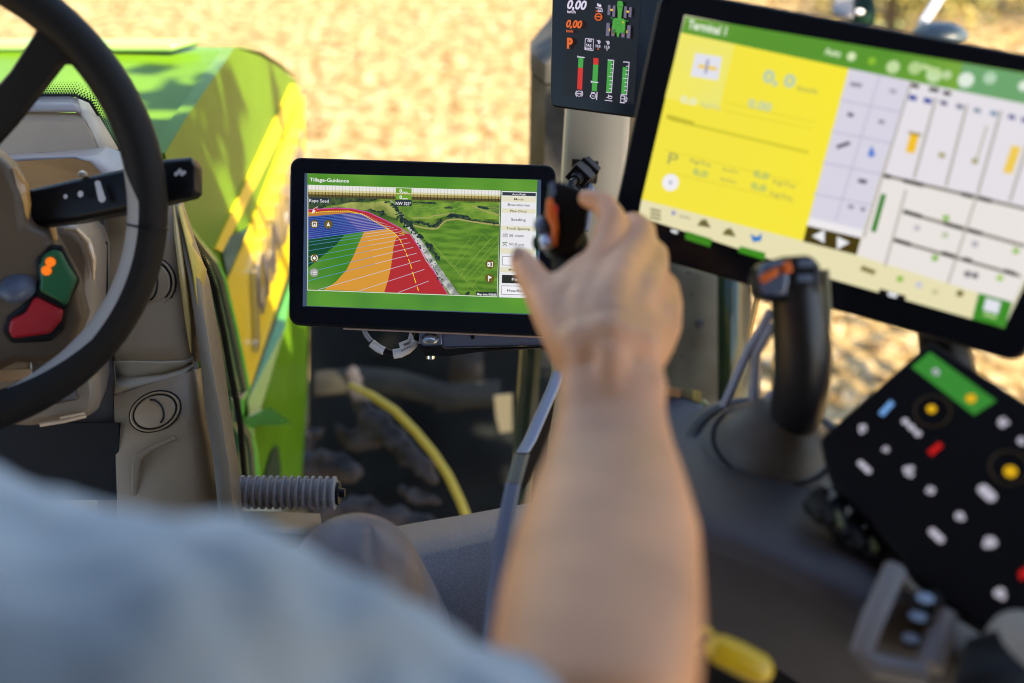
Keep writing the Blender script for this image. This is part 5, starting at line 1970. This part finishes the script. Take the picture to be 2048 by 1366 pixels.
# ================================================================== RIGHT JOYSTICK
js = thing("joystick", "upright black joystick with orange button in front of the large screen", "joystick", W(1560, 880, .84))
a = MB()
a.tube([W(1592, 575, .745), W(1600, 640, .75), W(1606, 700, .755), W(1604, 760, .765), W(1594, 820, .78), W(1580, 866, .80)], [mm(50, .745), mm(55, .75), mm(58, .75), mm(57, .76), mm(53, .78), mm(42, .8)], mat("satin_black_grip", (.010, .010, .013), .36, spec=.5), n=24, rounded=True)
a.build("grip", js, smooth=60)
a = MB()
hd = [(1514, 552), (1524, 524), (1570, 512), (1628, 508), (1644, 530), (1648, 566), (1636, 598), (1566, 604), (1520, 596)]
a.prism([W(x, y, .728) for x, y in hd], FW * .034, M['black'])
a.build("head", js, bevel=.006, bseg=3)
a = MB()
a.prism([W(x, y, .724) for x, y in ((1518, 548), (1526, 528), (1574, 518), (1580, 560), (1574, 592), (1522, 590))], FW * .006, mat("blue_grey_gloss", (.09, .13, .22), .25, coat=.6))
a.build("head_cheek", js, bevel=.003)
a = MB()
a.prism([W(x, y, .719) for x, y in ((1520, 552), (1556, 532), (1560, 548), (1526, 568))], FW * .006, M['orange'])
a.prism([W(x, y, .719) for x, y in ((1566, 526), (1582, 520), (1587, 542), (1570, 550))], FW * .006, M['orange'])
a.build("orange_button", js, bevel=.0015)
a = MB()
for x, y in ((1612, 527), (1610, 556)):
    a.prism([W(x + dx, y + dy, .7262) for dx, dy in ((-15, -7), (15, -8), (17, 6), (-16, 8))], FW * .002, mat("dim_blue_print", (.12, .17, .25), .4))
a.build("printed_key", js, bevel=.001)
a = MB()
a.tube([W(1648, 540, .765), W(1652, 620, .77), W(1644, 760, .79), W(1630, 850, .8)], [.004, .0045, .004, .003], mat("olive_grip_rear", (.15, .14, .08), .5), n=10)
a.build("rear_shell", js)
ba = MB()
bc = W(1548, 872, .802)
bax = (UP * .80 - FW * .60).normalized()
ba.lathe(bc - bax * .02, bax, [(.085, -.020), (.080, -.006), (.070, .002), (.066, .003), (.062, .001), (.058, .002), (.054, .010), (.050, .013), (.048, .011), (.045, .013), (.041, .024), (.036, .029), (.030, .036), (.022, .043), (.015, .047)], mat("charcoal_boot", (.06, .055, .05), .5, bump=.15, bscale=500), n=44)
bo_ = ba.build("boot", js, smooth=50)
for rr_, hh_ in ((.062, -.0192), (.048, -.0092)):
    bg_ = MB()
    bx = Vector((1, 0, 0))
    by = bax.cross(bx).normalized()
    bg_.tube([bc + bax * hh_ + (bx * math.cos(q) + by * math.sin(q)) * rr_ for q in [2 * math.pi * j / 40 for j in range(40)]], .0024, M["black"], n=8, closed=True)
    bg_.build("boot_groove", bo_)
pc = MB()
for path in (([(1542, 622), (1520, 664), (1500, 694), (1480, 738), (1462, 780), (1448, 812)], .004), ([(1544, 650), (1526, 680), (1512, 706), (1510, 750), (1506, 806)], .0045)):
    pc.tube([W(x, y, .80 + i * .006) for i, (x, y) in enumerate(path[0])], path[1], mat("pale_metal_linkage", (.30, .33, .45), .35, metal=.3) if path[1] == .004 else pc.mats[0], n=10)
pc.tube([W(1520, 816, .825), W(1545, 796, .81)], .006, pc.mats[0], n=10, rounded=True)
tag(pc.build("linkage_rod"), "two thin bent grey rods left of the upright joystick", "rods")

# ================================================================== HELD JOYSTICK
hj = thing("held_joystick", "black joystick head with orange strip gripped by the raised hand", "joystick", W(1140, 620, .80))
a = MB()
body_ = [(1098, 372), (1112, 360), (1140, 368), (1166, 378), (1178, 420), (1172, 462), (1150, 500), (1112, 514), (1092, 500), (1086, 440)]
a.prism([W(x, y, .79) for x, y in body_], FW * .04, M['black'])
a.build("head", hj, bevel=.007, bseg=3)
a = MB()
a.tube([W(1136, 480, .82), W(1150, 560, .81), W(1165, 640, .80), W(1180, 720, .80)], [.016, .017, .017, .014], M['soft_black'], n=18, rounded=True)
a.build("grip", hj)
a = MB()
a.prism([W(x, y, .784) for x, y in ((1094, 396), (1104, 393), (1114, 424), (1118, 456), (1114, 494), (1104, 490), (1103, 452), (1092, 430))], FW * .012, M['orange'])
a.build("orange_strip", hj, bevel=.002)
a = MB()
a.prism([W(x, y, .782) for x, y in ((1108, 408), (1116, 412), (1116, 428), (1110, 426))], FW * .006, mat("red_spot", (.8, .04, .01), .4))
a.build("red_key", hj, bevel=.001)
a = MB()
a.prism([W(x, y, .786) for x, y in ((1098, 366), (1108, 362), (1112, 384), (1106, 394), (1098, 392))], FW * .01, M['bluegrey'])
a.ellip(W(1082, 450, .80), .006, .010, .006, M['bluegrey'])
a.ellip(W(1092, 484, .79), .006, .011, .006, M['metal'])
a.ellip(W(1074, 486, .81), .004, .009, .005, M['castgreen'])
a.build("thumb_switch", hj, smooth=60)

# ================================================================== PERSON
person = thing("person", "driver in a light blue shirt and grey trousers reaching forward with the bare right arm", "person", (-.30, 0, 2.1))
skin = mat("skin", (.74, .36, .175), .45, bump=.35, bscale=260, var=.17, scale=11, sss=.12, detail=2)
bdy = MB()


def caps(path, n=16):
    """tapered limb through (px, py, radius_m, depth) points, densely sampled"""
    P = [(W(x, y, d_), r) for x, y, r, d_ in path]
    pts, rs = [], []
    for (p, r), (q, s) in zip(P, P[1:]):
        for k in range(4):
            t = k / 4
            pts.append(p.lerp(q, t))
            rs.append(r + (s - r) * t)
    pts.append(P[-1][0])
    rs.append(P[-1][1])
    bdy.tube(pts, rs, skin, n=n, rounded=True)


# forearm: elliptical sections traced down the limb
fa = [(1214, 640, 78, .685, .40), (1220, 700, 98, .662, .52), (1226, 760, 106, .64, .62), (1224, 830, 110, .62, .66), (1222, 890, 126, .60, .72), (1220, 950, 149, .575, .78), (1216, 1060, 184, .535, .85), (1204, 1160, 201, .495, .88), (1196, 1260, 212, .46, .9), (1186, 1366, 214, .43, .95), (1170, 1470, 205, .415, 1.0), (1130, 1560, 190, .41, 1.0)]
rings = []
for x, y, hw, d_, fl_ in fa:
    c = W(x, y, d_)
    r_ = mm(hw, d_)
    nrm = -FW * .92 + UP * .38
    nrm.normalize()
    rings.append([c + RT * math.cos(q) * r_ + nrm * math.sin(q) * r_ * fl_ for q in [2 * math.pi * j / 28 for j in range(28)]])
bdy.loft(rings, skin)
# upper arm inside the sleeve, shoulder and trunk (hidden by the shirt)
caps([(1130, 1520, .045, .42), (700, 1720, .05, .37), (200, 1760, .06, .32)])
# carpals and metacarpals
caps([(1185, 720, .022, .65), (1170, 620, .017, .69), (1186, 545, .0145, .735)])
caps([(1210, 720, .023, .65), (1215, 620, .019, .685), (1244, 545, .0150, .725)])
caps([(1240, 720, .022, .652), (1262, 640, .018, .69), (1292, 582, .0145, .72)])
caps([(1262, 720, .020, .655), (1300, 665, .016, .695), (1328, 640, .0135, .715)])
caps([(1185, 690, .017, .67), (1150, 650, .0165, .69), (1125, 620, .0145, .70)])
caps([(1178, 735, .020, .655), (1218, 740, .0255, .650), (1262, 742, .021, .655)])
caps([(1172, 700, .021, .656), (1215, 700, .0265, .653), (1268, 706, .021, .656)])
caps([(1172, 664, .020, .674), (1215, 662, .0245, .671), (1275, 672, .019, .676)])
# index
caps([(1186, 545, .0140, .735), (1214, 488, .0122, .755), (1226, 438, .0112, .77)])
caps([(1226, 438, .0112, .77), (1208, 408, .0098, .783), (1172, 397, .0080, .788)])
# middle
caps([(1244, 545, .0145, .725), (1272, 500, .0122, .755), (1286, 462, .0108, .775)])
caps([(1286, 462, .0108, .775), (1268, 446, .0098, .795), (1236, 450, .0085, .81)])
# ring
caps([(1292, 582, .0140, .72), (1308, 545, .0118, .75), (1312, 508, .0105, .775)])
caps([(1312, 508, .0105, .775), (1296, 500, .0096, .80), (1262, 510, .0085, .815)])
# little finger
caps([(1328, 640, .0130, .715), (1338, 605, .0108, .745), (1334, 570, .0095, .77)])
caps([(1334, 570, .0095, .77), (1318, 560, .0088, .79), (1290, 566, .0078, .805)])
# heel of the hand on the little finger side
caps([(1262, 740, .018, .66), (1306, 690, .0150, .69), (1332, 650, .0120, .712)])
# thumb
caps([(1150, 700, .018, .665), (1112, 640, .0155, .69), (1084, 588, .0135, .715)])
caps([(1084, 588, .0135, .715), (1060, 548, .0118, .73), (1042, 518, .0092, .742)])
# tendons and knuckles on the back of the hand
caps([(1212, 800, .0045, .608), (1208, 700, .0045, .626), (1190, 610, .0045, .664), (1184, 552, .0050, .716)], 10)
caps([(1226, 800, .0045, .606), (1224, 700, .0045, .626), (1228, 620, .0045, .660), (1242, 552, .0052, .706)], 10)
caps([(1242, 800, .0045, .610), (1240, 705, .0045, .628), (1266, 640, .0045, .668), (1292, 588, .0050, .702)], 10)
caps([(1182, 548, .0100, .727), (1186, 540, .0100, .728)], 12)
caps([(1242, 546, .0105, .716), (1246, 540, .0105, .717)], 12)
caps([(1292, 582, .0100, .710), (1294, 578, .0100, .711)], 12)
caps([(1330, 632, .0092, .706), (1331, 628, .0092, .707)], 12)
caps([(1298, 778, .0125, .63), (1296, 790, .012, .628)], 12)
# web between thumb and index
caps([(1112, 610, .0125, .70), (1140, 580, .0115, .71), (1176, 556, .0115, .728)])
caps([(1096, 600, .0100, .705), (1128, 560, .0085, .72), (1166, 530, .0090, .738)])
bdy.build("body", person, remesh=.0028, smoothit=11)

# thumb nail
nl = MB()
nc = W(1037, 512, .733)
nl.ellip(nc, .0052, .0070, .0018, mat("nail", (.62, .40, .32), .3), k=8, rot=FW.to_track_quat('Z', 'Y').to_matrix())
nl.build("thumb_nail", person, smooth=60)

# shirt: shoulder, sleeve, trunk
shirt_m = mat("light_blue_shirt", (.36, .43, .50), .85, var=.28, scale=6, bump=.35, bscale=500, detail=2)
s_ = MB()


def sc_(path):
    P = [(W(x, y, d_), r) for x, y, r, d_ in path]
    pts, rs = [], []
    for (p, r), (q, s) in zip(P, P[1:]):
        for k in range(5):
            t = k / 5
            pts.append(p.lerp(q, t))
            rs.append(r + (s - r) * t)
    pts.append(P[-1][0])
    rs.append(P[-1][1])
    s_.tube(pts, rs, shirt_m, n=28, rounded=True)


sc_([(-180, 1500, .098, .34), (200, 1590, .098, .34), (560, 1650, .084, .35), (880, 1650, .074, .37), (1020, 1625, .062, .40)])
sc_([(1020, 1625, .060, .40), (1060, 1590, .055, .405)])
s_.ellip(Vector((-.36, .02, 2.42)), .24, .15, .36, shirt_m)
s_.tube([Vector((-.36, 0, 2.55)), Vector((-.2, .10, 2.66)), W(250, 1600, .34)], [.14, .12, .10], shirt_m, n=28, rounded=True)
so_ = s_.build("shirt", person, remesh=.006, smoothit=8)
tx_ = bpy.data.textures.new("folds", 'CLOUDS')
tx_.noise_scale = .07
md = so_.modifiers.new("folds", 'DISPLACE')
md.texture = tx_
md.strength = .04
md.mid_level = .5

# trousers: right thigh, knee and shin
tr_m = mat("taupe_trousers", (.15, .135, .145), .5, var=.18, scale=18, bump=.4, bscale=400)
t_ = MB()
knee = W(712, 1158, .90)
t_.tube([Vector((-.28, .02, 2.12)), Vector((-.22, .25, 2.18)), knee.lerp(Vector((-.22, .25, 2.18)), .35), knee], [.10, .088, .072, .060], tr_m, n=28, rounded=True)
t_.tube([knee, knee + Vector((.02, .03, -.12)), knee + Vector((.03, .05, -.42)), knee + Vector((.03, .07, -.78))], [.060, .062, .055, .045], tr_m, n=24, rounded=True)
t_.tube([Vector((-.50, .02, 2.12)), Vector((-.56, .30, 2.16)), Vector((-.58, .50, 2.2))], [.10, .085, .065], tr_m, n=24, rounded=True)
t_.tube([Vector((-.58, .50, 2.2)), Vector((-.58, .56, 1.9)), Vector((-.58, .58, 1.5))], [.065, .058, .045], tr_m, n=24, rounded=True)
for (x0, y0, x1, y1, r, dd) in ((770, 1070, 812, 1200, .010, .865), (800, 1090, 838, 1210, .008, .875), (742, 1050, 775, 1180, .007, .855)):
    t_.tube([W(x0, y0, dd), W((x0 + x1) / 2, (y0 + y1) / 2, dd - .008), W(x1, y1, dd - .01)], [r * .7, r * 1.5, r * .9], tr_m, n=12, rounded=True)
to_ = t_.build("trousers", person, remesh=.006, smoothit=5)

# seat cushion under the driver
seat = thing("driver_seat", "black driver seat below and behind the driver", "seat", (-.38, 0, 1.5))
a = MB()
a.box(Vector((-.66, -.25, 1.92)), Vector((.56, 0, 0)), Vector((0, .52, 0)), Vector((0, 0, .12)), M['soft_black'])
a.build("cushion", seat, bevel=.04, bseg=4)
a = MB()
a.box(Vector((-.62, -.30, 2.0)), Vector((.48, 0, 0)), Vector((0, .10, 0)), Vector((0, -.1, .75)), M['soft_black'])
a.build("backrest", seat, bevel=.03, bseg=4)
a = MB()
a.lathe(Vector((-.38, 0, 1.44)), Vector((0, 0, 1)), [(.16, 0), (.14, .04), (.08, .08), (.08, .48)], M['grey2'])
a.build("pedestal", seat)
